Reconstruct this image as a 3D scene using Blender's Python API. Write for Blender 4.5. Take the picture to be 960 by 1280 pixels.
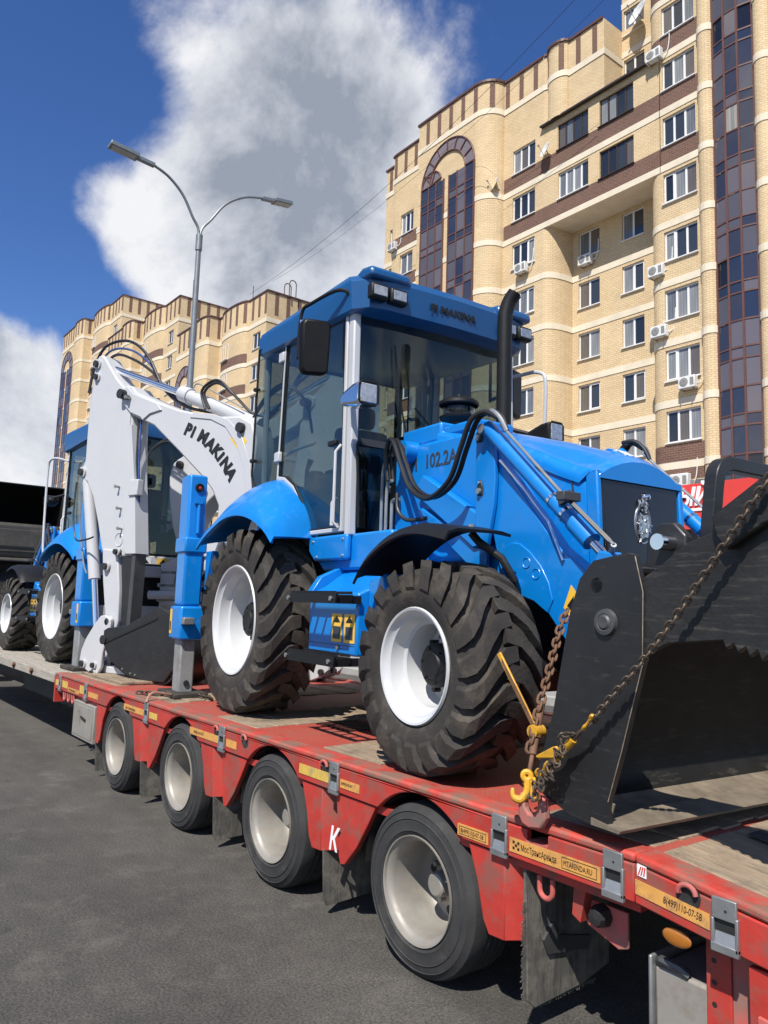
import bpy, math, random
from mathutils import Vector, Matrix
random.seed(7)
R = math.radians
for o in list(bpy.data.objects): bpy.data.objects.remove(o)
scene = bpy.context.scene
COL = scene.collection

# ------------------------------------------------------------------ camera
YAW, PITCH, ROLL, FPX = -0.9113, 0.121, 0.0316, 960.0
CAM = Vector((2.9101, -2.5162, 1.729))
fwd = Vector((math.sin(YAW)*math.cos(PITCH), math.cos(YAW)*math.cos(PITCH), math.sin(PITCH)))
rgt = Vector((math.cos(YAW), -math.sin(YAW), 0)); upv = rgt.cross(fwd)
r2 = rgt*math.cos(ROLL)+upv*math.sin(ROLL); u2 = -rgt*math.sin(ROLL)+upv*math.cos(ROLL)
cd = bpy.data.cameras.new('camera'); cam = bpy.data.objects.new('camera', cd); COL.objects.link(cam)
cam.matrix_world = Matrix(((r2.x, u2.x, -fwd.x, CAM.x), (r2.y, u2.y, -fwd.y, CAM.y), (r2.z, u2.z, -fwd.z, CAM.z), (0, 0, 0, 1)))
cd.sensor_fit = 'VERTICAL'; cd.sensor_height = 24.0; cd.lens = 24.0*FPX/1280.0
cd.clip_start = 0.05; cd.clip_end = 5000
scene.camera = cam
scene.render.resolution_x, scene.render.resolution_y = 768, 1024
def ray(px, py): return (r2*((px-480)/FPX) - u2*((py-640)/FPX) + fwd).normalized()

# ------------------------------------------------------------------ light
SUN = Vector((0.60, -1.0, 1.50)).normalized()
sl = bpy.data.lights.new('sun', 'SUN'); sl.energy = 4.6; sl.angle = R(0.53); sl.color = (1.0, 0.95, 0.87)
so = bpy.data.objects.new('sun', sl); COL.objects.link(so); so.rotation_euler = SUN.to_track_quat('Z', 'Y').to_euler()
so.location = (0, -10, 30)
vs = scene.view_settings; vs.view_transform = 'Standard'; vs.look = 'None'; vs.gamma = 1.0; vs.exposure = 0.5
vs.use_curve_mapping = False

W = bpy.data.worlds.new('World'); scene.world = W; W.use_nodes = True
def world():
    nt = W.node_tree; N = nt.nodes; L = nt.links; N.clear()
    def nd(t, **k):
        n = N.new(t)
        for a, b in k.items(): setattr(n, a, b)
        return n
    def math_(op, a, b=None, clamp=False):
        n = nd('ShaderNodeMath', operation=op, use_clamp=clamp)
        for i, x in enumerate((a, b)):
            if x is None: continue
            if isinstance(x, (int, float)): n.inputs[i].default_value = x
            else: L.new(x, n.inputs[i])
        return n.outputs[0]
    out = nd('ShaderNodeOutputWorld'); bg = nd('ShaderNodeBackground'); bg.inputs[1].default_value = 0.10
    sky = nd('ShaderNodeTexSky', sky_type='NISHITA', sun_disc=False)
    sky.sun_elevation = math.asin(SUN.z); sky.sun_rotation = math.atan2(SUN.x, SUN.y)
    sky.air_density = 1.0; sky.dust_density = 0.0; sky.ozone_density = 4.0; sky.altitude = 600
    hs = nd('ShaderNodeHueSaturation'); hs.inputs['Saturation'].default_value = 1.20; hs.inputs['Hue'].default_value = .512; hs.inputs['Value'].default_value = 1.0; L.new(sky.outputs[0], hs.inputs['Color']); L.new(hs.outputs[0], bg.inputs[0])
    tc = nd('ShaderNodeTexCoord'); d = tc.outputs['Generated']
    def noise(scale, detail, rough, off, dist=0.0):
        mp = nd('ShaderNodeMapping'); mp.inputs['Location'].default_value = off
        L.new(d, mp.inputs[0]); n = nd('ShaderNodeTexNoise'); L.new(mp.outputs[0], n.inputs['Vector'])
        n.inputs['Scale'].default_value = scale; n.inputs['Detail'].default_value = detail
        n.inputs['Roughness'].default_value = rough; n.inputs['Distortion'].default_value = dist
        return n.outputs['Fac']
    def density(off):
        o = lambda v: (v[0]+off[0], v[1]+off[1], v[2]+off[2])
        return math_('ADD', math_('MULTIPLY', noise(3.6, 14, 0.60, o((1.3, 0.4, 2.2)), 0.25), 0.88), math_('MULTIPLY', noise(13.0, 8, 0.62, o((4.3, 1.4, 0.2)), 0.2), 0.16))
    n0 = density((0, 0, 0)); nl = density((-.055*SUN.x-.02, -.055*SUN.y, -.055*SUN.z))
    cov = n0
    # cloud banks: where the big cumulus stand (+) and where the sky is open (-)
    banks = [(340, 30, 9, .13), (350, 150, 9, .13), (310, 250, 10, .12), (430, 270, 10, .12), (215, 320, 7, .10), (105, 285, 4, .10), (75, 275, 4, .11), (135, 255, 4, .06), (590, 90, 6, .08),
             (430, 350, 9, .13), (540, 110, 5, .04), (250, 360, 8, .08), (25, 480, 6, .15), (5, 390, 4.5, .10), (40, 560, 8, .12), (0, 140, 4.0, .13),
             (100, 90, 11, -.15), (50, 215, 8, -.14), (210, 60, 4.5, -.10), (160, 205, 5, -.10), (650, 20, 11, -.13), (25, 320, 4.5, -.13), (75, 375, 4, -.08), (20, 250, 5, -.08), (90, 400, 4.5, -.16), (130, 420, 3, -.08), (255, 190, 2.5, -.03)]
    for px, py, rad, w in banks:
        c = ray(px, py)
        dt = nd('ShaderNodeVectorMath', operation='DOT_PRODUCT'); L.new(d, dt.inputs[0]); dt.inputs[1].default_value = c
        mr = nd('ShaderNodeMapRange', interpolation_type='SMOOTHSTEP'); L.new(dt.outputs['Value'], mr.inputs[0])
        mr.inputs[1].default_value = math.cos(R(rad*1.5)); mr.inputs[2].default_value = 1.0
        mr.inputs[3].default_value = 0.0; mr.inputs[4].default_value = w
        cov = math_('ADD', cov, mr.outputs[0])
    a = nd('ShaderNodeMapRange', interpolation_type='SMOOTHSTEP'); L.new(cov, a.inputs[0])
    a.inputs[1].default_value = 0.475; a.inputs[2].default_value = 0.69
    # self-shading: denser towards the sun means this spot is in the cloud's own shade
    rel = math_('MULTIPLY', math_('SUBTRACT', nl, n0), 3.2)
    n5 = noise(6.5, 9, 0.6, (2.7, 6.1, 1.2), 0.3)
    sh = math_('ADD', math_('ADD', math_('ADD', math_('MULTIPLY', math_('SUBTRACT', cov, 0.58), 1.35), 0.12), rel), math_('MULTIPLY', math_('SUBTRACT', n5, 0.5), 0.7))
    cr = nd('ShaderNodeValToRGB'); L.new(sh, cr.inputs[0])
    e = cr.color_ramp.elements; e[0].position = 0.05; e[0].color = (0.92, 0.92, 0.94, 1); e[1].position = 0.85; e[1].color = (0.32, 0.36, 0.43, 1)
    m_ = cr.color_ramp.elements.new(0.42); m_.color = (0.66, 0.69, 0.75, 1)
    bc = nd('ShaderNodeBackground'); L.new(cr.outputs[0], bc.inputs[0]); bc.inputs[1].default_value = 0.72
    mx = nd('ShaderNodeMixShader'); L.new(math_('MULTIPLY', a.outputs[0], 0.97), mx.inputs[0]); L.new(bg.outputs[0], mx.inputs[1]); L.new(bc.outputs[0], mx.inputs[2])
    L.new(mx.outputs[0], out.inputs[0])
world()

# ------------------------------------------------------------------ materials
MATS = {}
def mat(name, col, rough=0.5, metal=0.0, coat=0.0, var=0.12, scale=6.0, bump=0.0, bscale=60.0, dirt=None, dirt_amt=0.0, dirt_scale=3.0, spec=0.5, streak=None, dstreak=None):
    if name in MATS: return MATS[name]
    m = bpy.data.materials.new(name); m.use_nodes = True; nt = m.node_tree; N = nt.nodes; L = nt.links
    p = N['Principled BSDF']; MATS[name] = m
    tc = N.new('ShaderNodeTexCoord')
    n = N.new('ShaderNodeTexNoise'); n.inputs['Scale'].default_value = scale; n.inputs['Detail'].default_value = 6; n.inputs['Roughness'].default_value = .65
    mp = N.new('ShaderNodeMapping'); L.new(tc.outputs['Object'], mp.inputs[0]); L.new(mp.outputs[0], n.inputs['Vector'])
    if streak: mp.inputs['Scale'].default_value = streak
    cr = N.new('ShaderNodeValToRGB'); L.new(n.outputs['Fac'], cr.inputs[0])
    c = col
    cr.color_ramp.elements[0].position = .3; cr.color_ramp.elements[1].position = .72
    cr.color_ramp.elements[0].color = (c[0]*(1-var), c[1]*(1-var), c[2]*(1-var), 1)
    cr.color_ramp.elements[1].color = (min(1, c[0]*(1+var)), min(1, c[1]*(1+var)), min(1, c[2]*(1+var)), 1)
    colout = cr.outputs[0]
    if dirt:
        n2 = N.new('ShaderNodeTexNoise'); n2.inputs['Scale'].default_value = dirt_scale; n2.inputs['Detail'].default_value = 9; n2.inputs['Roughness'].default_value = .72
        if dstreak:
            dm = N.new('ShaderNodeMapping'); dm.inputs['Scale'].default_value = dstreak; L.new(tc.outputs['Object'], dm.inputs[0]); L.new(dm.outputs[0], n2.inputs['Vector'])
        else: L.new(tc.outputs['Object'], n2.inputs['Vector'])
        r = N.new('ShaderNodeMapRange'); L.new(n2.outputs['Fac'], r.inputs[0])
        r.inputs[1].default_value = .60-.30*dirt_amt; r.inputs[2].default_value = .74-.30*dirt_amt; r.inputs[4].default_value = .85
        mx = N.new('ShaderNodeMix'); mx.data_type = 'RGBA'; L.new(r.outputs[0], mx.inputs[0]); L.new(colout, mx.inputs[6]); mx.inputs[7].default_value = (*dirt, 1)
        colout = mx.outputs[2]
        rr = N.new('ShaderNodeMapRange'); L.new(r.outputs[0], rr.inputs[0]); rr.inputs[2].default_value = .85; rr.inputs[3].default_value = rough; rr.inputs[4].default_value = max(rough, .8)
        L.new(rr.outputs[0], p.inputs['Roughness'])
    else:
        rr = N.new('ShaderNodeMapRange'); L.new(n.outputs['Fac'], rr.inputs[0]); rr.inputs[3].default_value = max(0, rough*.8); rr.inputs[4].default_value = min(1, rough*1.2)
        L.new(rr.outputs[0], p.inputs['Roughness'])
    L.new(colout, p.inputs['Base Color'])
    p.inputs['Metallic'].default_value = metal; p.inputs['Coat Weight'].default_value = coat; p.inputs['Coat Roughness'].default_value = .08
    p.inputs['Specular IOR Level'].default_value = spec
    if bump:
        nb = N.new('ShaderNodeTexNoise'); nb.inputs['Scale'].default_value = bscale; nb.inputs['Detail'].default_value = 5
        L.new(mp.outputs[0], nb.inputs['Vector'])
        b = N.new('ShaderNodeBump'); b.inputs['Strength'].default_value = bump; b.inputs['Distance'].default_value = .01
        L.new(nb.outputs['Fac'], b.inputs['Height']); L.new(b.outputs[0], p.inputs['Normal'])
    return m

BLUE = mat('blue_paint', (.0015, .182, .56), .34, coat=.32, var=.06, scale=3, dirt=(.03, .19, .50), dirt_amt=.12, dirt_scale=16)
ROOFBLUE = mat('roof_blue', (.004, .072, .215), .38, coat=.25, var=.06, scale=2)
WHITE = mat('white_paint', (.48, .485, .50), .38, coat=.12, var=.03, scale=3, dirt=(.50, .48, .45), dirt_amt=.06, dirt_scale=4)
RIMW = mat('rim_white', (.50, .51, .52), .35, coat=.2, var=.03, dirt=(.55, .52, .47), dirt_amt=.05)
BLACK = mat('black_plastic', (.009, .009, .0095), .5, var=.2, bump=.1, bscale=150, spec=.3)
BLACKPAINT = mat('black_paint', (.014, .014, .015), .42, coat=.05, var=.25, dirt=(.034, .032, .029), dirt_amt=.14, dirt_scale=5, dstreak=(2, 2, 14))
WORN = mat('worn_black_steel', (.016, .0155, .015), .5, var=.4, scale=5, dirt=(.058, .053, .046), dirt_amt=.18, dirt_scale=4, dstreak=(1.5, 3, 16), bump=.25, bscale=40)
BUCKETFLOOR = mat('dusty_floor_steel', (.17, .138, .10), .75, var=.35, scale=9, dirt=(.05, .045, .04), dirt_amt=.15, bump=.3, bscale=30)
CHROME = mat('chrome', (.75, .76, .78), .12, metal=1, var=.03)
STEEL = mat('galvanised_steel', (.36, .37, .37), .45, metal=.75, var=.2, scale=10, dirt=(.20, .18, .15), dirt_amt=.15)
LEGSTEEL = mat('grey_leg_steel', (.30, .31, .31), .5, metal=.35, var=.15, scale=8, dirt=(.18, .15, .11), dirt_amt=.22)
RUBBER = mat('rubber', (.040, .036, .032), .8, var=.35, scale=5, dirt=(.085, .071, .055), dirt_amt=.28, dirt_scale=5, bump=.3, bscale=50, spec=.3)
TRUBBER = mat('road_tyre_rubber', (.036, .036, .036), .8, var=.25, scale=6, dirt=(.075, .072, .066), dirt_amt=.2, dirt_scale=2, bump=.15, bscale=60, spec=.3)
TRIM = mat('dusty_trailer_rim', (.28, .262, .232), .5, metal=.25, var=.2, scale=5, dirt=(.30, .24, .17), dirt_amt=.2, dirt_scale=14)
RED = mat('red_trailer_paint', (.43, .038, .028), .45, var=.2, scale=4, dirt=(.20, .075, .055), dirt_amt=.42, dirt_scale=4.5, bump=.1, bscale=30)
REDWORN = mat('worn_red_edge', (.46, .05, .035), .6, var=.3, scale=6, dirt=(.16, .12, .085), dirt_amt=.62, dirt_scale=5, bump=.25, bscale=40)
FADEDRED = mat('faded_red_steel', (.45, .10, .085), .6, var=.2, scale=8, dirt=(.2, .15, .12), dirt_amt=.3)
HOSE = mat('hose_rubber', (.012, .012, .013), .45, var=.2)
BLUEHOSE = mat('blue_hose', (.02, .06, .22), .45, var=.2)
YELLOW = mat('yellow_paint', (.60, .31, .02), .5, var=.15, scale=12, dirt=(.16, .10, .05), dirt_amt=.25, dirt_scale=18)
STICKER = mat('yellow_sticker', (.78, .47, .05), .4, var=.04)
ORANGEST = mat('orange_reflector', (.62, .31, .08), .45, var=.12, scale=15, dirt=(.28, .17, .08), dirt_amt=.3, dirt_scale=14)
YELLOWREF = mat('yellow_reflector', (.60, .40, .08), .4, var=.15, scale=15, dirt=(.3, .24, .12), dirt_amt=.35, dirt_scale=12)
INK = mat('print_black', (.01, .01, .01), .5, var=0)
INKW = mat('print_white', (.75, .75, .75), .5, var=0)
INKR = mat('print_red', (.55, .03, .02), .5, var=0)
INKGREY = mat('print_charcoal', (.03, .04, .06), .5, var=0)
PINBLACK = mat('pin_black', (.02, .02, .02), .5, var=.2)
CHAINM = mat('rusty_chain', (.10, .075, .055), .6, metal=.5, var=.5, scale=25)
RUST = mat('rust', (.16, .085, .05), .75, metal=.2, var=.4, scale=20)
ZINC = mat('zinc_mount', (.10, .10, .10), .5, metal=.6, var=.2)
WOOD = mat('weathered_plank', (.27, .205, .14), .85, var=.38, scale=5, streak=(.6, 9, 9), bump=.5, bscale=22, dirt=(.13, .10, .075), dirt_amt=.3, dirt_scale=5)
GREYWOOD = mat('grey_plank', (.33, .30, .25), .85, var=.3, scale=5, streak=(.6, 9, 9), bump=.5, bscale=22)
MUDFLAP = mat('mudflap_rubber', (.085, .08, .072), .85, var=.45, scale=8, streak=(6, 6, .6), dirt=(.17, .155, .13), dirt_amt=.45, dirt_scale=6, bump=.3, bscale=30)
BOXGREY = mat('grey_box_paint', (.25, .235, .21), .6, var=.15, dirt=(.15, .12, .09), dirt_amt=.25)
AMBER = mat('amber_lens', (.34, .12, .015), .25, var=.2, coat=.5)
SEAT = mat('seat_black', (.015, .015, .016), .7, var=.2)
INTERIOR = mat('cab_trim_grey', (.035, .036, .04), .65, var=.15)
LENS = mat('lamp_lens', (.45, .46, .47), .12, metal=.6, var=.35, scale=40, coat=.6)
LUMLENS = mat('luminaire_lens', (.42, .42, .40), .3, var=.1)
LAMPGREY = mat('lamp_steel', (.23, .25, .26), .45, metal=.5, var=.1)
GRILLBLACK = mat('grill_gloss', (.010, .010, .011), .22, coat=.25, var=.1)
WHITEPLASTIC = mat('white_plastic', (.66, .66, .64), .5, var=.06)
BROWNFR = mat('brown_aluminium', (.125, .055, .042), .45, var=.12)
CREAM = mat('cream_band', (.68, .60, .46), .85, var=.1, scale=1.5, bump=.2, bscale=20)
PVC = mat('white_window_frame', (.72, .72, .71), .4, var=.03)
DARKFR = mat('dark_window_frame', (.035, .025, .022), .45, var=.1)
ROOFMETAL = mat('brown_coping', (.10, .045, .035), .5, var=.1)
SIGNRED = mat('sign_red', (.60, .045, .035), .45, var=.06, scale=1)
TRUCKBLK = mat('truck_black', (.012, .012, .013), .4, coat=.2, var=.15)
TRUCKGREY = mat('truck_rear_wall', (.05, .047, .042), .6, var=.2, scale=2, dirt=(.08, .07, .06), dirt_amt=.3)
REDREFL = mat('red_white_tape', (.55, .05, .04), .4, var=.05)
ACVENT = mat('ac_fan_grille', (.22, .22, .21), .6, var=.1)

def glass_mat(name, tint, gloss):
    m = bpy.data.materials.new(name); m.use_nodes = True; nt = m.node_tree; N = nt.nodes; L = nt.links; N.clear()
    o = N.new('ShaderNodeOutputMaterial'); t = N.new('ShaderNodeBsdfTransparent'); t.inputs[0].default_value = (*tint, 1)
    g = N.new('ShaderNodeBsdfGlossy'); g.inputs['Roughness'].default_value = .02; g.inputs[0].default_value = (.9, .95, .95, 1)
    f = N.new('ShaderNodeLayerWeight'); f.inputs[0].default_value = .5
    pw = N.new('ShaderNodeMath'); pw.operation = 'POWER'; L.new(f.outputs['Facing'], pw.inputs[0]); pw.inputs[1].default_value = 4.0
    k = N.new('ShaderNodeMath'); k.operation = 'MULTIPLY_ADD'; L.new(pw.outputs[0], k.inputs[0]); k.inputs[1].default_value = .9*gloss; k.inputs[2].default_value = .035*gloss
    x = N.new('ShaderNodeMixShader'); L.new(k.outputs[0], x.inputs[0]); L.new(t.outputs[0], x.inputs[1]); L.new(g.outputs[0], x.inputs[2]); L.new(x.outputs[0], o.inputs[0])
    return m
GLASS = glass_mat('cab_glass', (.63, .68, .66), 1.0)
CLEAR = glass_mat('clear_bowl', (.8, .82, .82), 1.2)
def pane_mat(name, col, rough=.04, curtain=0.0, fold=0.0, ccol=(.45, .45, .43)):
    m = bpy.data.materials.new(name); m.use_nodes = True; nt = m.node_tree; N = nt.nodes; L = nt.links; p = N['Principled BSDF']
    p.inputs['Roughness'].default_value = rough; p.inputs['Base Color'].default_value = (*col, 1); p.inputs['Specular IOR Level'].default_value = .8
    if curtain:
        tc = N.new('ShaderNodeTexCoord'); mp = N.new('ShaderNodeMapping'); mp.inputs['Scale'].default_value = (1, 1, .02); L.new(tc.outputs['Object'], mp.inputs[0])
        w = N.new('ShaderNodeTexNoise'); w.inputs['Scale'].default_value = 14; w.inputs['Detail'].default_value = 3; L.new(mp.outputs[0], w.inputs['Vector'])
        c = N.new('ShaderNodeValToRGB'); L.new(w.outputs['Fac'], c.inputs[0])
        c.color_ramp.elements[0].position = .5-curtain*.4; c.color_ramp.elements[0].color = (*[x*.45 for x in ccol], 1)
        c.color_ramp.elements[1].position = .5+curtain*.4; c.color_ramp.elements[1].color = (*ccol, 1); L.new(c.outputs[0], p.inputs['Base Color'])
    return m
PANES = [pane_mat('window_dark', (.035, .042, .05)), pane_mat('window_curtain', (.3, .3, .3), curtain=.5, ccol=(.30, .31, .31)), pane_mat('window_tulle', (.3, .3, .3), curtain=.35, ccol=(.20, .215, .23)),
         pane_mat('window_deep', (.018, .022, .028)), pane_mat('window_drape', (.2, .2, .2), curtain=.8, ccol=(.16, .14, .12))]
CWP = [pane_mat('tinted_pane', (.035, .037, .055), .03), pane_mat('tinted_pane_dark', (.012, .011, .013), .08), pane_mat('tinted_pane_mauve', (.125, .11, .12), .05),
       pane_mat('tinted_pane_blue', (.022, .03, .055), .03), pane_mat('tinted_pane_grey', (.09, .085, .095), .05), pane_mat('pane_drawn_curtain', (.3, .28, .25), .1, curtain=.5, ccol=(.42, .40, .35))]

def brick_mat(name, c1, c2, mortar):
    m = bpy.data.materials.new(name); m.use_nodes = True; nt = m.node_tree; N = nt.nodes; L = nt.links; p = N['Principled BSDF']
    uv = N.new('ShaderNodeUVMap'); uv.uv_map = 'UVMap'
    b = N.new('ShaderNodeTexBrick'); L.new(uv.outputs[0], b.inputs['Vector'])
    b.inputs['Color1'].default_value = (*c1, 1); b.inputs['Color2'].default_value = (*c2, 1); b.inputs['Mortar'].default_value = (*mortar, 1)
    b.inputs['Scale'].default_value = 1.0; b.inputs['Brick Width'].default_value = .27; b.inputs['Row Height'].default_value = .105
    b.inputs['Mortar Size'].default_value = .014; b.inputs['Mortar Smooth'].default_value = .2; b.inputs['Bias'].default_value = -.1
    n = N.new('ShaderNodeTexNoise'); n.inputs['Scale'].default_value = .35; n.inputs['Detail'].default_value = 8; n.inputs['Roughness'].default_value = .7; L.new(uv.outputs[0], n.inputs['Vector'])
    r = N.new('ShaderNodeMapRange'); L.new(n.outputs['Fac'], r.inputs[0]); r.inputs[1].default_value = .3; r.inputs[2].default_value = .7; r.inputs[3].default_value = .86; r.inputs[4].default_value = 1.12
    mx = N.new('ShaderNodeMix'); mx.data_type = 'RGBA'; mx.blend_type = 'MULTIPLY'; mx.inputs[0].default_value = 1
    cb = N.new('ShaderNodeCombineColor'); [L.new(r.outputs[0], cb.inputs[i]) for i in range(3)]
    L.new(b.outputs['Color'], mx.inputs[6]); L.new(cb.outputs[0], mx.inputs[7]); L.new(mx.outputs[2], p.inputs['Base Color'])
    p.inputs['Roughness'].default_value = .88
    bm = N.new('ShaderNodeBump'); bm.inputs['Strength'].default_value = .35; bm.inputs['Distance'].default_value = .012; bm.invert = True
    L.new(b.outputs['Fac'], bm.inputs['Height']); L.new(bm.outputs[0], p.inputs['Normal'])
    return m
YBRICK = brick_mat('yellow_brick', (.67, .515, .305), (.60, .445, .25), (.45, .34, .21))
BBRICK = brick_mat('brown_brick', (.155, .075, .055), (.115, .055, .04), (.20, .14, .10))

# ------------------------------------------------------------------ mesh helpers
class MB:
    def __init__(s): s.v = []; s.f = []
    def add(s, vs_, fs):
        o = len(s.v); s.v += [tuple(v) for v in vs_]; s.f += [tuple(i+o for i in f) for f in fs]; return s
    def box(s, x0, x1, y0, y1, z0, z1):
        v = [(x, y, z) for z in (z0, z1) for y in (y0, y1) for x in (x0, x1)]
        return s.add(v, [(0, 2, 3, 1), (4, 5, 7, 6), (0, 1, 5, 4), (2, 6, 7, 3), (0, 4, 6, 2), (1, 3, 7, 5)])
    def bar(s, a, b, w, h, up=(0, 0, 1)):
        a = Vector(a); b = Vector(b); d = (b-a).normalized(); u = Vector(up)
        if abs(d.dot(u)) > .98: u = Vector((1, 0, 0))
        sd = d.cross(u).normalized(); u = sd.cross(d)
        v = [p+sd*(i*w/2)+u*(j*h/2) for p in (a, b) for i, j in ((-1, -1), (1, -1), (1, 1), (-1, 1))]
        return s.add(v, [(3, 2, 1, 0), (4, 5, 6, 7), (0, 1, 5, 4), (1, 2, 6, 5), (2, 3, 7, 6), (3, 0, 4, 7)])
    def prism(s, pts, fn, a, b):
        """pts 2D polygon, fn(p,q,t)->xyz, extruded t from a to b"""
        n = len(pts)
        v = [fn(p[0], p[1], a) for p in pts]+[fn(p[0], p[1], b) for p in pts]
        f = [tuple(range(n))[::-1], tuple(range(n, 2*n))]+[(i, (i+1) % n, n+(i+1) % n, n+i) for i in range(n)]
        return s.add(v, f)
    def tube(s, path, r, n=10, closed=False, ph=0.0):
        P = [Vector(p) for p in path]; m = len(P)
        rs = r if isinstance(r, (list, tuple)) else [r]*m
        prev = None; rings = []
        for i, p in enumerate(P):
            if closed: t = (P[(i+1) % m]-P[i-1]).normalized()
            else: t = (P[min(i+1, m-1)]-P[max(i-1, 0)]).normalized()
            if prev is None:
                q = Vector((0, 0, 1)) if abs(t.z) < .9 else Vector((1, 0, 0)); nx = t.cross(q).normalized()
            else: nx = (prev-t*prev.dot(t)).normalized()
            prev = nx; ny = t.cross(nx)
            rings.append([p+(nx*math.cos(2*math.pi*k/n+ph)+ny*math.sin(2*math.pi*k/n+ph))*rs[i] for k in range(n)])
        v = [q for rg in rings for q in rg]; f = []
        for i in range(m if closed else m-1):
            j = (i+1) % m
            for k in range(n): f.append((i*n+k, i*n+(k+1) % n, j*n+(k+1) % n, j*n+k))
        if not closed: f += [tuple(range(n))[::-1], tuple(range((m-1)*n, m*n))]
        return s.add(v, f)
    def lathe(s, prof, org=(0, 0, 0), axis=(0, 1, 0), n=32, a0=0.0, a1=None):
        """prof: (radius, height along axis)"""
        ax = Vector(axis).normalized(); q = Vector((0, 0, 1)) if abs(ax.z) < .9 else Vector((1, 0, 0))
        u = ax.cross(q).normalized(); w = ax.cross(u); og = Vector(org); full = a1 is None
        m = n if full else n+1
        v = []
        for k in range(m):
            a = a0+(2*math.pi if full else a1-a0)*k/n; dr = u*math.cos(a)+w*math.sin(a)
            v += [og+dr*r+ax*h for r, h in prof]
        L_ = len(prof); f = []
        for k in range(n):
            k2 = (k+1) % m
            for i in range(L_-1): f.append((k*L_+i, k2*L_+i, k2*L_+i+1, k*L_+i+1))
        return s.add(v, f)
    def cyl(s, a, b, r, n=16, r2=None):
        return s.tube([a, b], [r, r if r2 is None else r2], n)
    def grid(s, rows, closed_u=False):
        m = len(rows); n = len(rows[0]); v = [p for r in rows for p in r]; f = []
        for i in range(m-1):
            for k in range(n if closed_u else n-1): f.append((i*n+k, i*n+(k+1) % n, (i+1)*n+(k+1) % n, (i+1)*n+k))
        return s.add(v, f)
    def solid(s, rows, th):
        """grid sheet thickened along approx normals"""
        m = len(rows); n = len(rows[0]); G = [[Vector(p) for p in r] for r in rows]; back = []
        for i in range(m):
            b = []
            for k in range(n):
                du = G[i][min(k+1, n-1)]-G[i][max(k-1, 0)]; dv = G[min(i+1, m-1)][k]-G[max(i-1, 0)][k]
                nn = du.cross(dv); nn = nn.normalized() if nn.length > 1e-9 else Vector((0, 0, 1)); b.append(G[i][k]-nn*th)
            back.append(b)
        o = len(s.v); s.grid(G); o2 = len(s.v); s.grid([r[::-1] for r in back])
        idx = lambda i, k: o+i*n+k
        bdx = lambda i, k: o2+i*n+(n-1-k)
        for i in range(m-1):
            s.f.append((idx(i+1, 0), idx(i, 0), bdx(i, 0), bdx(i+1, 0))); s.f.append((idx(i, n-1), idx(i+1, n-1), bdx(i+1, n-1), bdx(i, n-1)))
        for k in range(n-1):
            s.f.append((idx(0, k), idx(0, k+1), bdx(0, k+1), bdx(0, k))); s.f.append((idx(m-1, k+1), idx(m-1, k), bdx(m-1, k), bdx(m-1, k+1)))
        return s
    def mesh(s, name, m, smooth=35):
        me = bpy.data.meshes.new(name); me.from_pydata(s.v, [], s.f); me.materials.append(m); me.validate()
        import bmesh
        bm = bmesh.new(); bm.from_mesh(me); bmesh.ops.recalc_face_normals(bm, faces=bm.faces); bm.to_mesh(me); bm.free()
        if smooth:
            me.shade_smooth() if hasattr(me, 'shade_smooth') else me.polygons.foreach_set('use_smooth', [True]*len(me.polygons))
            me.set_sharp_from_angle(angle=R(smooth))
        return me
    def build(s, name, m, parent=None, bevel=0.0, smooth=35):
        o = bpy.data.objects.new(name, s.mesh(name, m, smooth)); COL.objects.link(o)
        if parent is not None: o.parent = parent
        if bevel:
            b = o.modifiers.new('bevel', 'BEVEL'); b.width = bevel; b.segments = 2; b.limit_method = 'ANGLE'; b.angle_limit = R(40)
        return o
def link(name, me, parent=None, loc=(0, 0, 0), rot=(0, 0, 0)):
    o = bpy.data.objects.new(name, me); COL.objects.link(o); o.location = loc; o.rotation_euler = rot
    if parent is not None: o.parent = parent
    return o
def tag(o, label, cat=None, group=None, kind=None):
    if label: o['label'] = label
    if cat: o['category'] = cat
    if group: o['group'] = group
    if kind: o['kind'] = kind
    return o
def empty(name, loc=(0, 0, 0), rz=0.0, parent=None):
    o = bpy.data.objects.new(name, None); COL.objects.link(o); o.location = loc; o.rotation_euler = (0, 0, rz); o.empty_display_size = .2
    if parent is not None: o.parent = parent
    return o
def thing(name, label, cat, loc=(0, 0, 0), rz=0.0, group=None): return tag(empty(name, loc, rz), label, cat, group)
XZ = lambda y0: (lambda p, q, t: (p, t, q))
fxz = lambda p, q, t: (p, t, q)
fxy = lambda p, q, t: (p, q, t)
fyz = lambda p, q, t: (t, p, q)
def smoothpts(pts, k=6, closed=False):
    """Catmull-Rom"""
    P = [Vector(p) for p in pts]; n = len(P); out = []
    for i in range(n if closed else n-1):
        a = P[(i-1) % n] if closed or i > 0 else P[0]; b = P[i]; c = P[(i+1) % n]; d = P[(i+2) % n] if closed or i+2 < n else P[-1]
        for j in range(k):
            t = j/k; out.append(.5*((2*b)+(c-a)*t+(2*a-5*b+4*c-d)*t*t+(3*b-a-3*c+d)*t*t*t))
    if not closed: out.append(P[-1])
    return out
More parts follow.
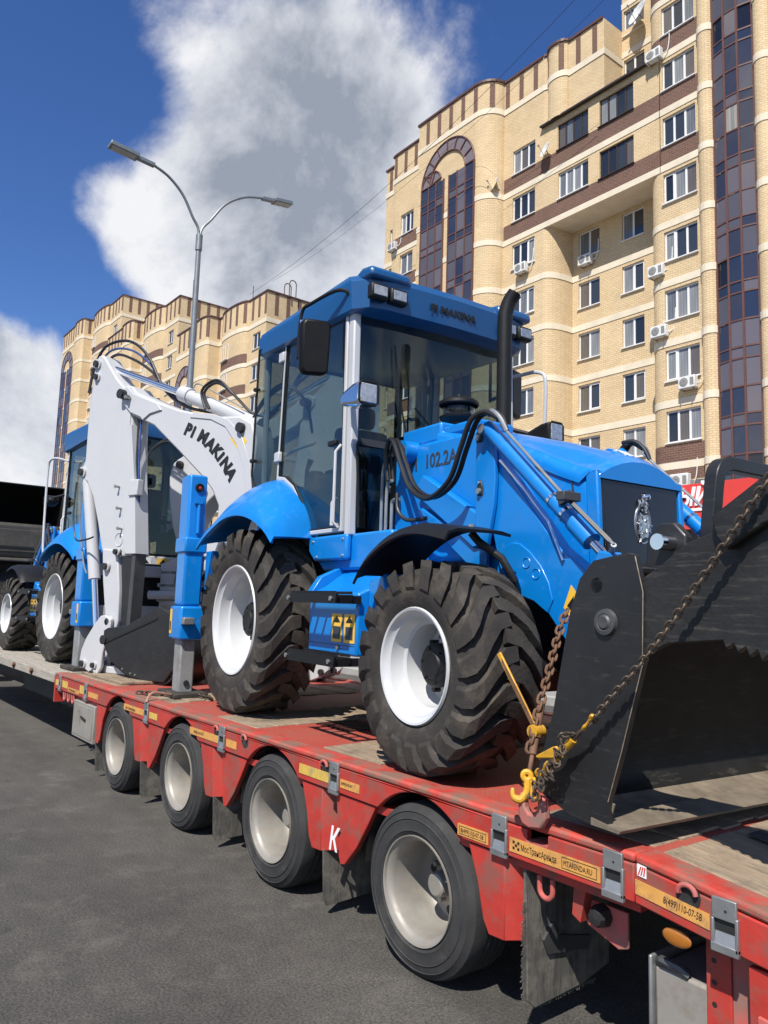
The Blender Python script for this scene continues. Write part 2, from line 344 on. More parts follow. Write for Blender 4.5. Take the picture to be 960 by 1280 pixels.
def text(name, s, size, origin, ux, uy, m, parent=None, ext=.002, align='LEFT', shear=0.0, bold=0.0, spacing=1.0, sx=1.0):
    cu = bpy.data.curves.new('t', 'FONT'); cu.body = s; cu.size = size; cu.extrude = ext; cu.align_x = align; cu.shear = shear; cu.offset = bold; cu.space_character = spacing; cu.resolution_u = 3
    ob = bpy.data.objects.new('t', cu); COL.objects.link(ob); bpy.context.view_layer.update()
    me = bpy.data.meshes.new_from_object(ob.evaluated_get(bpy.context.evaluated_depsgraph_get())); bpy.data.objects.remove(ob); bpy.data.curves.remove(cu)
    me.materials.clear(); me.materials.append(m); me.name = name
    o = bpy.data.objects.new(name, me); COL.objects.link(o)
    ux = Vector(ux).normalized(); uy = Vector(uy); uy = (uy-ux*uy.dot(ux)).normalized(); uz = ux.cross(uy); og = Vector(origin)
    me.transform(Matrix(((ux.x*sx, uy.x, uz.x, og.x), (ux.y*sx, uy.y, uz.y, og.y), (ux.z*sx, uy.z, uz.z, og.z), (0, 0, 0, 1))))
    if parent is not None: o.parent = parent
    return o
# ------------------------------------------------------------------ ground
def asphalt():
    m = bpy.data.materials.new('asphalt'); m.use_nodes = True; nt = m.node_tree; N = nt.nodes; L = nt.links; p = N['Principled BSDF']
    tc = N.new('ShaderNodeTexCoord')
    def ns(sc, de, ro, vec=None):
        n = N.new('ShaderNodeTexNoise'); n.inputs['Scale'].default_value = sc; n.inputs['Detail'].default_value = de; n.inputs['Roughness'].default_value = ro
        L.new(vec or tc.outputs['Object'], n.inputs['Vector']); return n.outputs['Fac']
    def ramp(f, a, b, ca, cb):
        c = N.new('ShaderNodeValToRGB'); L.new(f, c.inputs[0]); c.color_ramp.elements[0].position = a; c.color_ramp.elements[1].position = b
        c.color_ramp.elements[0].color = (*ca, 1); c.color_ramp.elements[1].color = (*cb, 1); return c.outputs[0]
    base = ramp(ns(75, 6, .9), .38, .64, (.026, .025, .0238), (.150, .143, .132))
    big = ramp(ns(.9, 7, .65), .35, .7, (.80, .80, .80), (1.15, 1.14, 1.11))
    mpt = N.new('ShaderNodeMapping'); mpt.inputs['Scale'].default_value = (.10, 1.5, 1); L.new(tc.outputs['Object'], mpt.inputs[0])
    trk = ramp(ns(1.0, 5, .6, mpt.outputs[0]), .40, .62, (.90, .895, .89), (1.10, 1.09, 1.07))
    mid = ramp(ns(7, 8, .75), .40, .66, (.91, .91, .91), (1.10, 1.09, 1.08))
    mA = N.new('ShaderNodeMix'); mA.data_type = 'RGBA'; mA.blend_type = 'MULTIPLY'; mA.inputs[0].default_value = 1; L.new(big, mA.inputs[6]); L.new(trk, mA.inputs[7])
    mB = N.new('ShaderNodeMix'); mB.data_type = 'RGBA'; mB.blend_type = 'MULTIPLY'; mB.inputs[0].default_value = 1; L.new(mA.outputs[2], mB.inputs[6]); L.new(mid, mB.inputs[7])
    mx = N.new('ShaderNodeMix'); mx.data_type = 'RGBA'; mx.blend_type = 'MULTIPLY'; mx.inputs[0].default_value = 1; L.new(base, mx.inputs[6]); L.new(mB.outputs[2], mx.inputs[7])
    # dusty, sandy patches and pale stone chips with a shape of their own
    dst = N.new('ShaderNodeMapRange'); L.new(ns(2.3, 9, .75), dst.inputs[0]); dst.inputs[1].default_value = .53; dst.inputs[2].default_value = .72; dst.inputs[4].default_value = .65
    m2 = N.new('ShaderNodeMix'); m2.data_type = 'RGBA'; L.new(dst.outputs[0], m2.inputs[0]); L.new(mx.outputs[2], m2.inputs[6]); m2.inputs[7].default_value = (.16, .147, .128, 1)
    vo = N.new('ShaderNodeTexVoronoi'); vo.inputs['Scale'].default_value = 42; L.new(tc.outputs['Object'], vo.inputs['Vector'])
    ch = N.new('ShaderNodeMapRange'); L.new(vo.outputs['Distance'], ch.inputs[0]); ch.inputs[1].default_value = .10; ch.inputs[2].default_value = .06; ch.inputs[3].default_value = 0; ch.inputs[4].default_value = .7
    sel = N.new('ShaderNodeMapRange'); L.new(ns(30, 1, .5), sel.inputs[0]); sel.inputs[1].default_value = .56; sel.inputs[2].default_value = .6
    k = N.new('ShaderNodeMath'); k.operation = 'MULTIPLY'; L.new(ch.outputs[0], k.inputs[0]); L.new(sel.outputs[0], k.inputs[1])
    m3 = N.new('ShaderNodeMix'); m3.data_type = 'RGBA'; L.new(k.outputs[0], m3.inputs[0]); L.new(m2.outputs[2], m3.inputs[6]); m3.inputs[7].default_value = (.26, .24, .21, 1)
    # fine cracks and tar stains
    v2 = N.new('ShaderNodeTexVoronoi'); v2.feature = 'DISTANCE_TO_EDGE'; v2.inputs['Scale'].default_value = .55
    wv = N.new('ShaderNodeTexNoise'); wv.inputs['Scale'].default_value = 3; wv.inputs['Detail'].default_value = 6; L.new(tc.outputs['Object'], wv.inputs['Vector'])
    ad = N.new('ShaderNodeMix'); ad.data_type = 'RGBA'; ad.blend_type = 'LINEAR_LIGHT'; ad.inputs[0].default_value = .35; L.new(tc.outputs['Object'], ad.inputs[6]); L.new(wv.outputs['Color'], ad.inputs[7]); L.new(ad.outputs[2], v2.inputs['Vector'])
    ck = N.new('ShaderNodeMapRange'); L.new(v2.outputs['Distance'], ck.inputs[0]); ck.inputs[1].default_value = .003; ck.inputs[2].default_value = .009; ck.inputs[3].default_value = .25; ck.inputs[4].default_value = 0
    cs = N.new('ShaderNodeMapRange'); L.new(ns(.6, 4, .6), cs.inputs[0]); cs.inputs[1].default_value = .52; cs.inputs[2].default_value = .58
    cm = N.new('ShaderNodeMath'); cm.operation = 'MULTIPLY'; L.new(ck.outputs[0], cm.inputs[0]); L.new(cs.outputs[0], cm.inputs[1])
    st_ = N.new('ShaderNodeMapRange'); L.new(ns(1.7, 6, .6), st_.inputs[0]); st_.inputs[1].default_value = .66; st_.inputs[2].default_value = .70; st_.inputs[4].default_value = .55
    mm = N.new('ShaderNodeMath'); mm.operation = 'MAXIMUM'; L.new(cm.outputs[0], mm.inputs[0]); L.new(st_.outputs[0], mm.inputs[1])
    m4 = N.new('ShaderNodeMix'); m4.data_type = 'RGBA'; L.new(mm.outputs[0], m4.inputs[0]); L.new(m3.outputs[2], m4.inputs[6]); m4.inputs[7].default_value = (.026, .025, .024, 1)
    L.new(m4.outputs[2], p.inputs['Base Color']); p.inputs['Roughness'].default_value = .9; p.inputs['Specular IOR Level'].default_value = .3
    b = N.new('ShaderNodeBump'); b.inputs['Strength'].default_value = .8; b.inputs['Distance'].default_value = .008; L.new(ns(95, 5, .8), b.inputs['Height']); L.new(b.outputs[0], p.inputs['Normal'])
    return m
g = MB().add([(-2500, -2500, 0), (2500, -2500, 0), (2500, 2500, 0), (-2500, 2500, 0)], [(0, 1, 2, 3)]).build('road', asphalt(), smooth=0); g['kind'] = 'structure'
PAVE = mat('pavement_concrete', (.24, .23, .22), .9, var=.15, scale=2, bump=.3, bscale=60)
o = MB().box(-140, 40, 9.0, 26.0, -.02, .14).build('pavement', PAVE, bevel=.02); o['kind'] = 'structure'
o = MB().box(-140, 40, 8.8, 8.998, -.02, .16).build('kerb', mat('kerb_stone', (.33, .32, .30), .85, var=.2, scale=3), bevel=.015); o['kind'] = 'structure'

# ------------------------------------------------------------------ trailer
DZ = .867; WX = [-4.191, -2.794, -1.397, 0.0]; HZ = .389
TR = thing('lowbed_trailer', 'red low loader trailer carrying the two blue backhoe loaders', 'trailer')
def checker():
    m = bpy.data.materials.new('red_checker_plate'); m.use_nodes = True; nt = m.node_tree; N = nt.nodes; L = nt.links; p = N['Principled BSDF']
    tc = N.new('ShaderNodeTexCoord'); n = N.new('ShaderNodeTexNoise'); n.inputs['Scale'].default_value = 2.6; n.inputs['Detail'].default_value = 9; n.inputs['Roughness'].default_value = .75; L.new(tc.outputs['Object'], n.inputs['Vector'])
    c = N.new('ShaderNodeValToRGB'); L.new(n.outputs['Fac'], c.inputs[0]); e = c.color_ramp.elements
    e[0].position = .36; e[0].color = (.38, .05, .035, 1); e[1].position = .66; e[1].color = (.24, .115, .085, 1); k = e.new(.52); k.color = (.38, .075, .052, 1)
    L.new(c.outputs[0], p.inputs['Base Color']); p.inputs['Roughness'].default_value = .6
    mp = N.new('ShaderNodeMapping'); mp.inputs['Rotation'].default_value = (0, 0, R(45)); L.new(tc.outputs['Object'], mp.inputs[0])
    b = N.new('ShaderNodeTexBrick'); L.new(mp.outputs[0], b.inputs['Vector']); b.inputs['Scale'].default_value = 1; b.inputs['Brick Width'].default_value = .05; b.inputs['Row Height'].default_value = .022; b.inputs['Mortar Size'].default_value = .006
    bp = N.new('ShaderNodeBump'); bp.inputs['Strength'].default_value = .9; bp.inputs['Distance'].default_value = .006; bp.invert = True; L.new(b.outputs['Fac'], bp.inputs['Height']); L.new(bp.outputs[0], p.inputs['Normal'])
    return m
CHECK = checker()
def build_trailer():
    T = TR; KX = 1.20; SL = -.115        # kink of the tail and its slope
    tz = lambda x: DZ+(SL*(x-KX) if x > KX else 0)
    DARK = mat('dark_chassis', (.02, .019, .018), .7, var=.3, dirt=(.05, .045, .04), dirt_amt=.3)
    # deck
    MB().box(-6.22, KX, .13, 2.62, .80, DZ-.006).build('deck_plate', CHECK, T)
    MB().prism([(KX, .80), (3.5, tz(3.5)-.066), (3.5, tz(3.5)-.006), (KX, DZ-.006)], fxz, .13, 2.62).build('deck_plate', CHECK, T)
    MB().box(-6.22, KX, .0, .128, .835, DZ+.003).build('edge_rail', REDWORN, T, bevel=.012)
    MB().prism([(KX, .835), (3.5, tz(3.5)-.032), (3.5, tz(3.5)+.003), (KX, DZ+.003)], fxz, 0, .128).build('edge_rail', REDWORN, T, bevel=.012)
    MB().box(-6.22, KX, 2.622, 2.75, .70, DZ+.003).build('edge_rail', RED, T, bevel=.01)
    MB().prism([(KX, .70), (3.5, tz(3.5)-.17), (3.5, tz(3.5)+.003), (KX, DZ+.003)], fxz, 2.622, 2.75).build('edge_rail', RED, T, bevel=.01)
    # fascia panels with wheel arches
    cuts = [-6.22, -3.49, -2.085, -.70, .545, KX]
    for i in range(5):
        x0, x1 = cuts[i]+.002, cuts[i+1]-.002; pts = [(x0, .70)]
        w = next((w for w in WX if x0 < w < x1), None)
        if w is not None:
            h = math.sqrt(.44**2-(.70-HZ)**2); a = math.atan2(.70-HZ, h)
            for k in range(17):
                t = math.pi-a-(math.pi-2*a)*k/16; pts.append((w+.44*math.cos(t), HZ+.44*math.sin(t)))
        pts += [(x1, .70), (x1, .833), (x0, .833)]
        if w is None and x0 > .5:      # notch for the lifted shackle
            pts = [(x0, .70), (x1, .70), (x1, .833), (.80, .833), (.80, .775), (.69, .775), (.69, .833), (x0, .833)]
        MB().prism(pts, fxz, 0, .035).build('side_rail', RED, T, bevel=.006)
    MB().prism([(KX, .70), (3.5, tz(3.5)-.17), (3.5, tz(3.5)-.034), (KX, .833)], fxz, 0, .035).build('side_rail', RED, T, bevel=.006)
    MB().box(-6.22, KX, .036, .30, .66, .70).build('rail_flange', RED, T)
    # wheel-housing skirts
    def skirt(pts, y0=.012, y1=.05): MB().prism(pts, fxz, y0, y1).build('skirt_panel', RED, T, bevel=.005)
    for i, w in enumerate(WX):
        skirt([(w+.34, .693), (w+.56, .693), (w+.56, .35), (w+.47, .345), (w+.435, .40), (w+.40, .54)])
        MB().prism([(0, .693), (.09, .66), (.09, .36), (0, .35)], lambda p, q, t: (w+.56+p*.9, .012+p*.9+t, q), 0, .03).build('skirt_panel', RED, T, bevel=.004)
        n = WX[i+1] if i < 3 else None
        if n is not None:
            MB().box(w+.65, n-.66, .10, .14, .36, .69).build('recess_panel', FADEDRED, T, bevel=.004)
            skirt([(n-.70, .693), (n-.345, .693), (n-.42, .57), (n-.50, .45), (n-.60, .34), (n-.64, .33), (n-.66, .37)])
    skirt([(WX[0]-.62, .693), (WX[0]-.345, .693), (WX[0]-.42, .57), (WX[0]-.47, .38), (WX[0]-.52, .33), (WX[0]-.60, .33)])
    # toolbox
    tb = MB().box(-5.50, -4.83, .0, .40, .30, .66).build('toolbox', BOXGREY, T, bevel=.008)
    MB().bar((-5.2, -.012, .52), (-5.05, -.012, .50), .012, .02).build('latch', PINBLACK, tb)
    MB().box(-5.46, -4.87, -.006, 0, .33, .63).build('lid', BOXGREY, tb, bevel=.004)
    # wheel arch liners (dark inside)
    for w in WX:
        m = MB(); rows = []
        for k in range(17):
            t = math.pi*k/16; rows.append([(w+.455*math.cos(t), y, HZ+.43*math.sin(t)) for y in (.04, .46)])
        m.grid(rows).build('arch_liner', DARK, T)
    # chassis
    MB().box(-6.2, 3.0, .95, 1.12, .46, .80).build('chassis_beam', DARK, T)
    MB().box(-6.2, 3.0, 1.63, 1.80, .46, .80).build('chassis_beam', DARK, T)
    for w in WX: MB().cyl((w, .3, HZ), (w, 2.45, HZ), .07, 12).build('axle', DARK, T)
    # wheels
    tp = [(.235, .02), (.252, .002), (.262, -.001), (.266, -.005), (.272, -.002), (.30, -.005), (.318, -.004), (.321, -.008), (.325, -.003), (.352, .003), (.355, -.001), (.36, .006), (.383, .022), (.393, .05)]
    for k in range(5):
        a = .05+.165*k/4*1.0
        if k: tp += [(.393, a+.02-.012), (.384, a+.02-.008), (.384, a+.02+.004), (.393, a+.02+.008)]
    tp += [(.393, .25), (.38, .275), (.33, .29), (.25, .285)]
    tyre = MB().lathe(tp, n=64).mesh('tyre', TRUBBER)
    rp = [(.232, .03), (.240, -.004), (.246, -.006), (.246, .006), (.236, .010), (.222, .02), (.214, .04), (.208, .12), (.204, .20), (.196, .235), (.185, .25), (.17, .255), (.10, .235), (.0, .23)]
    rim = MB().lathe(rp, n=48)
    rim = rim.mesh('rim', TRIM)
    hb = MB().lathe([(.0, .115), (.045, .117), (.055, .125), (.06, .145), (.06, .25)], n=24)
    for k in range(8):
        a = 2*math.pi*k/8; hb.cyl((.115*math.cos(a), .205, .115*math.sin(a)), (.115*math.cos(a), .24, .115*math.sin(a)), .014, 6)
    hub = hb.mesh('hub', TRIM)
    stem = MB().tube([(-.17, .21, .05), (-.12, .15, .05), (-.06, .13, .04)], .006, 6).mesh('valve_stem', CHROME)
    hole = MB().lathe([(0, .2395), (.022, .2395)], org=(.145, 0, 0), n=12).mesh('vent_hole', DARK)
    for side in (0, 1):
        for i, w in enumerate(WX):
            e = empty('wheel', (w, .004 if side == 0 else 2.746, HZ), math.pi*side, T)
            for nm, me in (('tyre', tyre), ('rim', rim), ('hub', hub), ('valve_stem', stem)):
                c = link(nm, me, e)
                if nm != 'tyre': c.rotation_euler = (0, i*.7+side, 0)
            for k in range(8): link('vent_hole', hole, e, rot=(0, 2*math.pi*(k+.5)/8+i*.7+side, 0))
    # mudflaps
    for i, w in enumerate(WX[:3]):
        MB().prism([(.02, .36), (.40, .36), (.40, .07), (.06, .055), (.035, .09)], fyz, w+.57, w+.582).build('mudflap', MUDFLAP, T)
    MB().prism([(.02, .36), (.40, .36), (.40, .07), (.04, .055)], fyz, WX[0]-.62, WX[0]-.61).build('mudflap', MUDFLAP, T)
    fl = MB().prism([(.04, .66), (.60, .66), (.60, .16), (.42, .12), (.10, .105), (.06, .14)], fyz, .64, .655).build('mudflap', MUDFLAP, T)
    MB().prism([(.20, .42), (.24, .36), (.46, .31), (.44, .26), (.17, .30), (.14, .36)], fyz, .656, .668).build('clamp_plate', ZINC, fl)
    fr = MB(); rnd = random.Random(3)
    for k in range(46):
        z = .14+.40*k/46; fr.bar((.648, .05, z), (.648, .035-rnd.random()*.018, z-.006), .004, .004)
    for k in range(30):
        y = .10+.42*k/30; fr.bar((.648, y, .115), (.648, y+.004, .105-rnd.random()*.012), .004, .004)
    fr.build('frayed_edge', MUDFLAP, fl)
    # pockets / latches along the rail
    def pocket(x):
        q = T if x <= KX else T
        zt = tz(x); b = MB()
        b.box(x-.042, x+.042, -.014, .0, zt-.075, zt-.008)
        b.box(x-.047, x-.036, -.014, .0, zt-.165, zt-.075); b.box(x+.036, x+.047, -.016, .0, zt-.165, zt-.06); b.box(x-.047, x+.047, -.016, .0, zt-.178, zt-.150)
        o = b.build('rail_pocket', STEEL, T, bevel=.003)
        MB().box(x-.037, x+.037, -.002, -.0005, zt-.152, zt-.074).build('opening', PINBLACK, o)
        MB().prism([(zt-.150, -.013), (zt-.151, -.0025), (zt-.115, -.0025)], lambda p, q, t: (t, q, p), x-.035, x+.035).build('ramp_lip', STEEL, o)
        MB().cyl((x+.006, -.0155, zt-.045), (x+.006, -.013, zt-.045), .0045, 8).build('rivet', PINBLACK, o)
    for x in (-6.02, -5.12, -3.49, -2.08, -.70, .545, 1.115, 1.54): pocket(x)
    # reflector strips
    def strip(x0, x1, z0, z1, m, dz=0.0):
        s = SL if x0 > KX else 0
        return MB().prism([(x0, z0), (x1, z0+s*(x1-x0)), (x1, z1+s*(x1-x0)), (x0, z1)], fxz, -.0035, -.0008).build('reflector_strip', m, T)
    strip(.285, .475, .715, .765, ORANGEST); strip(.60, 1.055, .725, .782, ORANGEST); strip(1.205, 1.485, .735, .785, ORANGEST)
    strip(-1.07, -.76, .735, .79, YELLOWREF); strip(-.645, -.47, .735, .78, ORANGEST)
    strip(-2.62, -2.14, .735, .785, ORANGEST); strip(-2.02, -1.87, .735, .785, ORANGEST); strip(-4.03, -3.56, .74, .79, ORANGEST); strip(-3.43, -3.26, .74, .79, YELLOWREF)
    strip(-6.2, -6.08, .74, .80, YELLOWREF); strip(-5.95, -5.75, .74, .81, YELLOWREF); strip(-5.73, -5.35, .72, .76, ORANGEST); strip(-5.33, -5.18, .74, .82, YELLOWREF); strip(-5.05, -4.75, .735, .785, ORANGEST)
    tx = lambda s, sz, x, z, m=INK, up=(0, 0, 1), ux=(1, 0, 0), **k: text('lettering', s, sz, (x, -.0042, z), ux, up, m, T, .0004, **k)
    tx('МосТрансАренда', .036, .663, .741, sx=.60); tx('MTARENDA.RU', .030, .883, .743, sx=.66); tx('8(499)110-07-58', .027, .305, .730, sx=.78)
    t_ = (1, 0, SL); tx('8(499)110-07-58', .034, 1.315, .738, ux=t_, sx=.62)
    for (x0, x1, z0, z1) in ((.875, 1.04, .732, .775), (.296, .462, .722, .757)):
        m = MB(); w = .002
        m.box(x0, x1, -.0046, -.0036, z0, z0+w); m.box(x0, x1, -.0046, -.0036, z1-w, z1); m.box(x0, x0+w, -.0046, -.0036, z0+w, z1-w); m.box(x1-w, x1, -.0046, -.0036, z0+w, z1-w)
        m.build('lettering_frame', INK, T)
    m = MB()
    for a in range(3):
        for b in range(3):
            if (a+b) % 2 == 0: m.box(.618+a*.013, .629+a*.013, -.0046, -.0036, .738+b*.012, .748+b*.012)
    m.build('emblem', INK, T)
    tx('К', .17, -.735, .395, INKW, sx=.75, shear=.2, bold=.004); tx('8(499)110-07-58', .022, -.635, .752, sx=.65)
    tx('8(499)110-07-58', .026, -2.55, .75, sx=.9); tx('МосТрансАренда', .03, -3.98, .752, sx=.9); tx('МосТрансАренда', .03, -5.7, .73, sx=.9)
    w_ = MB().prism([(1.213, .80), (1.25, .796), (1.25, .836), (1.213, .84)], fxz, -.0035, -.0008).build('warning_sticker', INKW, T)
    m = MB()
    for k in range(3): m.prism([(1.216+k*.011, .803), (1.221+k*.011, .803), (1.232+k*.008, .833), (1.227+k*.008, .833)], fxz, -.0045, -.0036)
    m.build('hatching', INKR, w_)
    # rings, shackles, lamps and brackets
    def ring(x, y, z, r=.034, t=.011, m=FADEDRED, h=.05):
        pts = [(x-r, y, z+h)]+[(x+r*math.cos(a), y, z+r*math.sin(a)) for a in [math.pi+math.pi*k/8 for k in range(9)]]+[(x+r, y, z+h)]
        return MB().tube(pts, t, 8).build('lashing_ring', m, T)
    ring(.745, .06, .60); ring(-.705, .085, .615, .03, .011); ring(-2.1, .085, .60, .03, .01); ring(-3.52, .085, .60, .03, .01)
    for x in (-5.9, -5.75, -5.6): ring(x, .02, .64, .035, .012, FADEDRED, .06)
    for x in (-1.405-.35, -.37-.43, -2.2+.03, 1.41):
        z = tz(x); pr = MB().lathe([(0, 0), (.045, 0)], (x, -.0022, z-.055), (0, -1, 0), 16).build('ring_hole', DARK, T)
        MB().tube([(x-.03, .005, z-.05)]+[(x+.032*math.cos(a), -.012, z-.045+.028*math.sin(a)) for a in [math.pi*(1-k/8) for k in range(9)]], .009, 8).build('lashing_ring', FADEDRED, T)
    # lifted shackle in the notch
    m = MB()
    m.prism([(.655, .80), (.675, .76), (.715, .745), (.78, .76), (.81, .83), (.80, .93), (.782, .955), (.765, .94), (.762, .86), (.742, .83), (.712, .83), (.69, .86), (.683, .93), (.668, .945), (.652, .92)], fxz, -.05, -.015)
    m.v = [(.685+(v[0]-.652)*.92, v[1], .855+(v[2]-.745)*.68) for v in m.v]; m.build('shackle', FADEDRED, T, bevel=.008)
    MB().box(.69, .80, -.0, .10, .775, .79).build('shackle_seat', FADEDRED, T)
    # bracket with bolt, marker lamps
    br = MB().prism([(.87, .60), (1.08, .60), (1.08, .47), (1.04, .455), (.90, .50), (.87, .53)], fxz, .13, .145).build('bracket', FADEDRED, T, bevel=.004)
    MB().prism([(.87, .66), (.93, .66), (.90, .52), (.86, .54)], fxz, .08, .13).build('bracket_web', RED, br)
    MB().lathe([(0, -.06), (.03, -.055), (.042, -.03), (.045, 0)], (.97, .13, .56), (0, 1, 0), 8).build('bolt', PINBLACK, br)
    def marker(x, z, y0=-.002):
        o = MB(); rows = []
        for i in range(6):
            a = math.pi/2*i/5
            rows.append([(x+.055*math.cos(a)*math.cos(t), y0-.010*math.sin(a), z+.030*math.cos(a)*math.sin(t)) for t in [2*math.pi*k/24 for k in range(24)]])
        o.grid(rows, True); o.build('marker_lamp', AMBER, T)
    marker(1.345, .625, .03); marker(-.690, .525, .095)
    # support leg under the tail and red end bracket
    lg = MB().box(1.20, 1.41, .12, .60, .14, .465).build('support_leg', BOXGREY, T, bevel=.012)
    MB().box(1.185, 1.20, .10, .50, .12, .50).build('leg_flange', STEEL, lg, bevel=.006)
    MB().tube([(1.205, .14, .475), (1.23, .12, .49), (1.30, .12, .487), (1.33, .13, .47)], .018, 8).build('leg_pin', ZINC, lg)
    bk = MB().box(1.41, 1.50, .10, .13, .10, tz(1.45)-.17).build('end_bracket', RED, T, bevel=.004)
    m = MB()
    for k in range(7): m.lathe([(0, 0), (.009, 0)], (1.44, .098, .15+.07*k), (0, -1, 0), 12)
    m.build('bolt_hole', PINBLACK, bk)
    MB().box(1.50, 1.60, .11, .14, .10, tz(1.55)-.17).build('end_plate', FADEDRED, bk)
    MB().prism([(1.60, .10), (3.4, .10), (3.4, .45), (1.66, .63), (1.60, .63)], fxz, .02, .05).build('tail_frame', RED, T, bevel=.004)
    MB().prism([(1.635, .50), (2.2, .45), (2.2, .2), (1.635, .36)], fxz, .0, .015).build('tail_pocket', FADEDRED, T, bevel=.004)
    # plank fields (planks run along the trailer)
    def planks(x0, x1, y0, y1, wd, m, z=DZ, th=.03, sl=False, gap=.006, nm='plank'):
        y = y0; rr = random.Random(int(x0*100)); k = 0
        while y < y1-.02:
            w = min(wd*(.92+.16*rr.random()), y1-y); dz = rr.uniform(-.003, .005); a = x0+rr.uniform(-.02, .02); b = x1+rr.uniform(-.02, .02)
            h = lambda x: (tz(x) if sl else z)+dz
            MB().prism([(a, h(a)-th), (b, h(b)-th), (b, h(b)), (a, h(a))], fxz, y, y+w-gap).build(nm, m, T, bevel=.004); y += w
    planks(-1.08, -.50, .16, 2.58, .155, WOOD); planks(-2.52, -1.90, .16, 2.58, .155, WOOD); planks(-3.95, -3.35, .16, 2.58, .155, WOOD); planks(-6.2, -4.75, .16, 2.58, .155, WOOD)
    planks(.62, 1.19, .16, 2.58, .155, WOOD); planks(1.23, 3.45, .14, 2.58, .16, WOOD, sl=True)
    for (x0, y0, l) in ((1.30, .62, 1.6), (1.35, 1.2, 1.6)):
        MB().prism([(x0, tz(x0)+.009), (x0+l, tz(x0+l)+.009), (x0+l, tz(x0+l)+.014), (x0, tz(x0)+.014)], fxz, y0, y0+.10).build('grip_strip', mat('rubber_strip', (.035, .042, .05), .6, var=.3), T)
    # grating in the red deck
    gm = MB()
    for k in range(7): gm.box(-1.86+k*.06, -1.835+k*.06, .62, .98, DZ-.005, DZ+.006)
    gm.build('grating', mat('grate', (.05, .015, .012), .6), T)
    # front plank deck section
    planks(-12.6, -6.30, .02, 2.60, .17, GREYWOOD, DZ-.002, .06, gap=.02)
    MB().box(-12.6, -6.26, -.012, .012, .755, .858).build('front_side_rail', GREYWOOD, T, bevel=.006)
    MB().box(-12.6, -6.26, 2.60, 2.63, .755, .858).build('front_side_rail', GREYWOOD, T, bevel=.006)
    for x in (-8.1, -7.2):
        MB().tube([(x-.05, -.02, .83), (x, -.035, .80), (x+.05, -.02, .83)], .014, 8).build('lashing_ring', RUST, T); MB().box(x-.03, x+.0, -.03, -.013, .76, .81).build('ring_plate', RUST, T)
    MB().box(-12.6, -6.3, .7, 1.0, .42, .80).build('chassis_beam', DARK, T); MB().box(-12.6, -6.3, 1.7, 2.0, .42, .80).build('chassis_beam', DARK, T)
    MB().box(-9.5, -6.9, .45, .69, .35, .78).build('hydraulic_tank', DARK, T, bevel=.02)
    MB().box(-6.26, -6.22, 0, 2.7, .55, .80).build('cross_member', RED, T)
build_trailer()
# ------------------------------------------------------------------ backhoe loaders
def tyre_mesh(Ro, r, w, n, skew, lug):
    rb = Ro-lug; m = MB(); h = w/2; d = rb-r
    prof = [(r-.03, -.40*w), (r, -.455*w), (r+.10*d, -.485*w), (r+.35*d, -.51*w), (r+.6*d, -.505*w), (r+.82*d, -.475*w), (r+.95*d, -.42*w), (rb, -.33*w), (rb+.006, 0)]
    prof = prof+[(a, -b) for a, b in prof[::-1][1:]]
    m.lathe(prof, n=72)
    pit = 2*math.pi/n
    for sg in (-1, 1):
        for i in range(n):
            t0 = pit*(i+(.5 if sg > 0 else 0)); secs = []
            #      y frac, angle frac, half width(rad frac), top radius, base radius
            for (yf, af, hw, rt, rbse) in ((-.07, 0, .21, Ro-.004, rb-.01), (.12, .08, .23, Ro, rb-.01), (.28, .34, .24, Ro, rb-.015), (.42, .66, .27, Ro-.004, rb-.03), (.500, .86, .285, Ro-.030, rb-.06), (.540, .97, .28, Ro-.085, rb-.12), (.535, 1.02, .27, r+.50*d, r+.38*d)):
                a = t0+skew*af; y = sg*yf*w
                def P(ang, rad, yy): return (rad*math.sin(ang), yy, rad*math.cos(ang))
                yb = sg*(yf-.035)*w if yf > .4 else y
                secs.append([P(a-pit*hw*1.25, rbse, yb), P(a-pit*hw, rt, y), P(a+pit*hw, rt, y), P(a+pit*hw*1.25, rbse, yb)])
            o = len(m.v); m.v += [q for s_ in secs for q in s_]
            for k in range(len(secs)-1):
                for j in range(3): m.f.append((o+k*4+j, o+k*4+j+1, o+k*4+4+j+1, o+k*4+4+j))
            m.f.append((o, o+1, o+2, o+3)); e = o+(len(secs)-1)*4; m.f.append((e+3, e+2, e+1, e))
    return m.mesh('tyre', RUBBER, 22)
def rim_mesh(r):
    p = [(r-.02, -.16), (r+.002, -.200), (r-.004, -.212), (r-.016, -.208), (r-.024, -.190), (r-.034, -.178), (r-.048, -.172), (r-.054, -.13), (r-.066, -.10), (r-.085, -.09), (r-.088, .0), (r-.095, .045), (r-.115, .066), (.19, .055), (.15, .03), (.0, .03)]
    return MB().lathe(p, n=56).mesh('rim', RIMW, 30)
def hub_mesh(rh):
    m = MB().lathe([(0, -.085), (rh*.55, -.088), (rh*.62, -.078), (rh*.90, -.076), (rh, -.066), (rh, .05)], n=32)
    for k in range(10):
        a = 2*math.pi*k/10; c, s = math.cos(a), math.sin(a)
        m.cyl((c*rh*1.32, .05, s*rh*1.32), (c*rh*1.32, -.012, s*rh*1.32), .016, 6)
    for k in range(6):
        a = 2*math.pi*k/6; m.cyl((math.cos(a)*rh*.78, -.07, math.sin(a)*rh*.78), (math.cos(a)*rh*.78, -.084, math.sin(a)*rh*.78), .008, 6)
    return m.mesh('hub_cap', BLACK, 30)
RT = tyre_mesh(.715, .432, .44, 21, .42, .048); FT = tyre_mesh(.556, .308, .43, 20, .46, .046)
RR_, FR_ = rim_mesh(.427), rim_mesh(.303); HB = hub_mesh(.128); HBF = hub_mesh(.116)

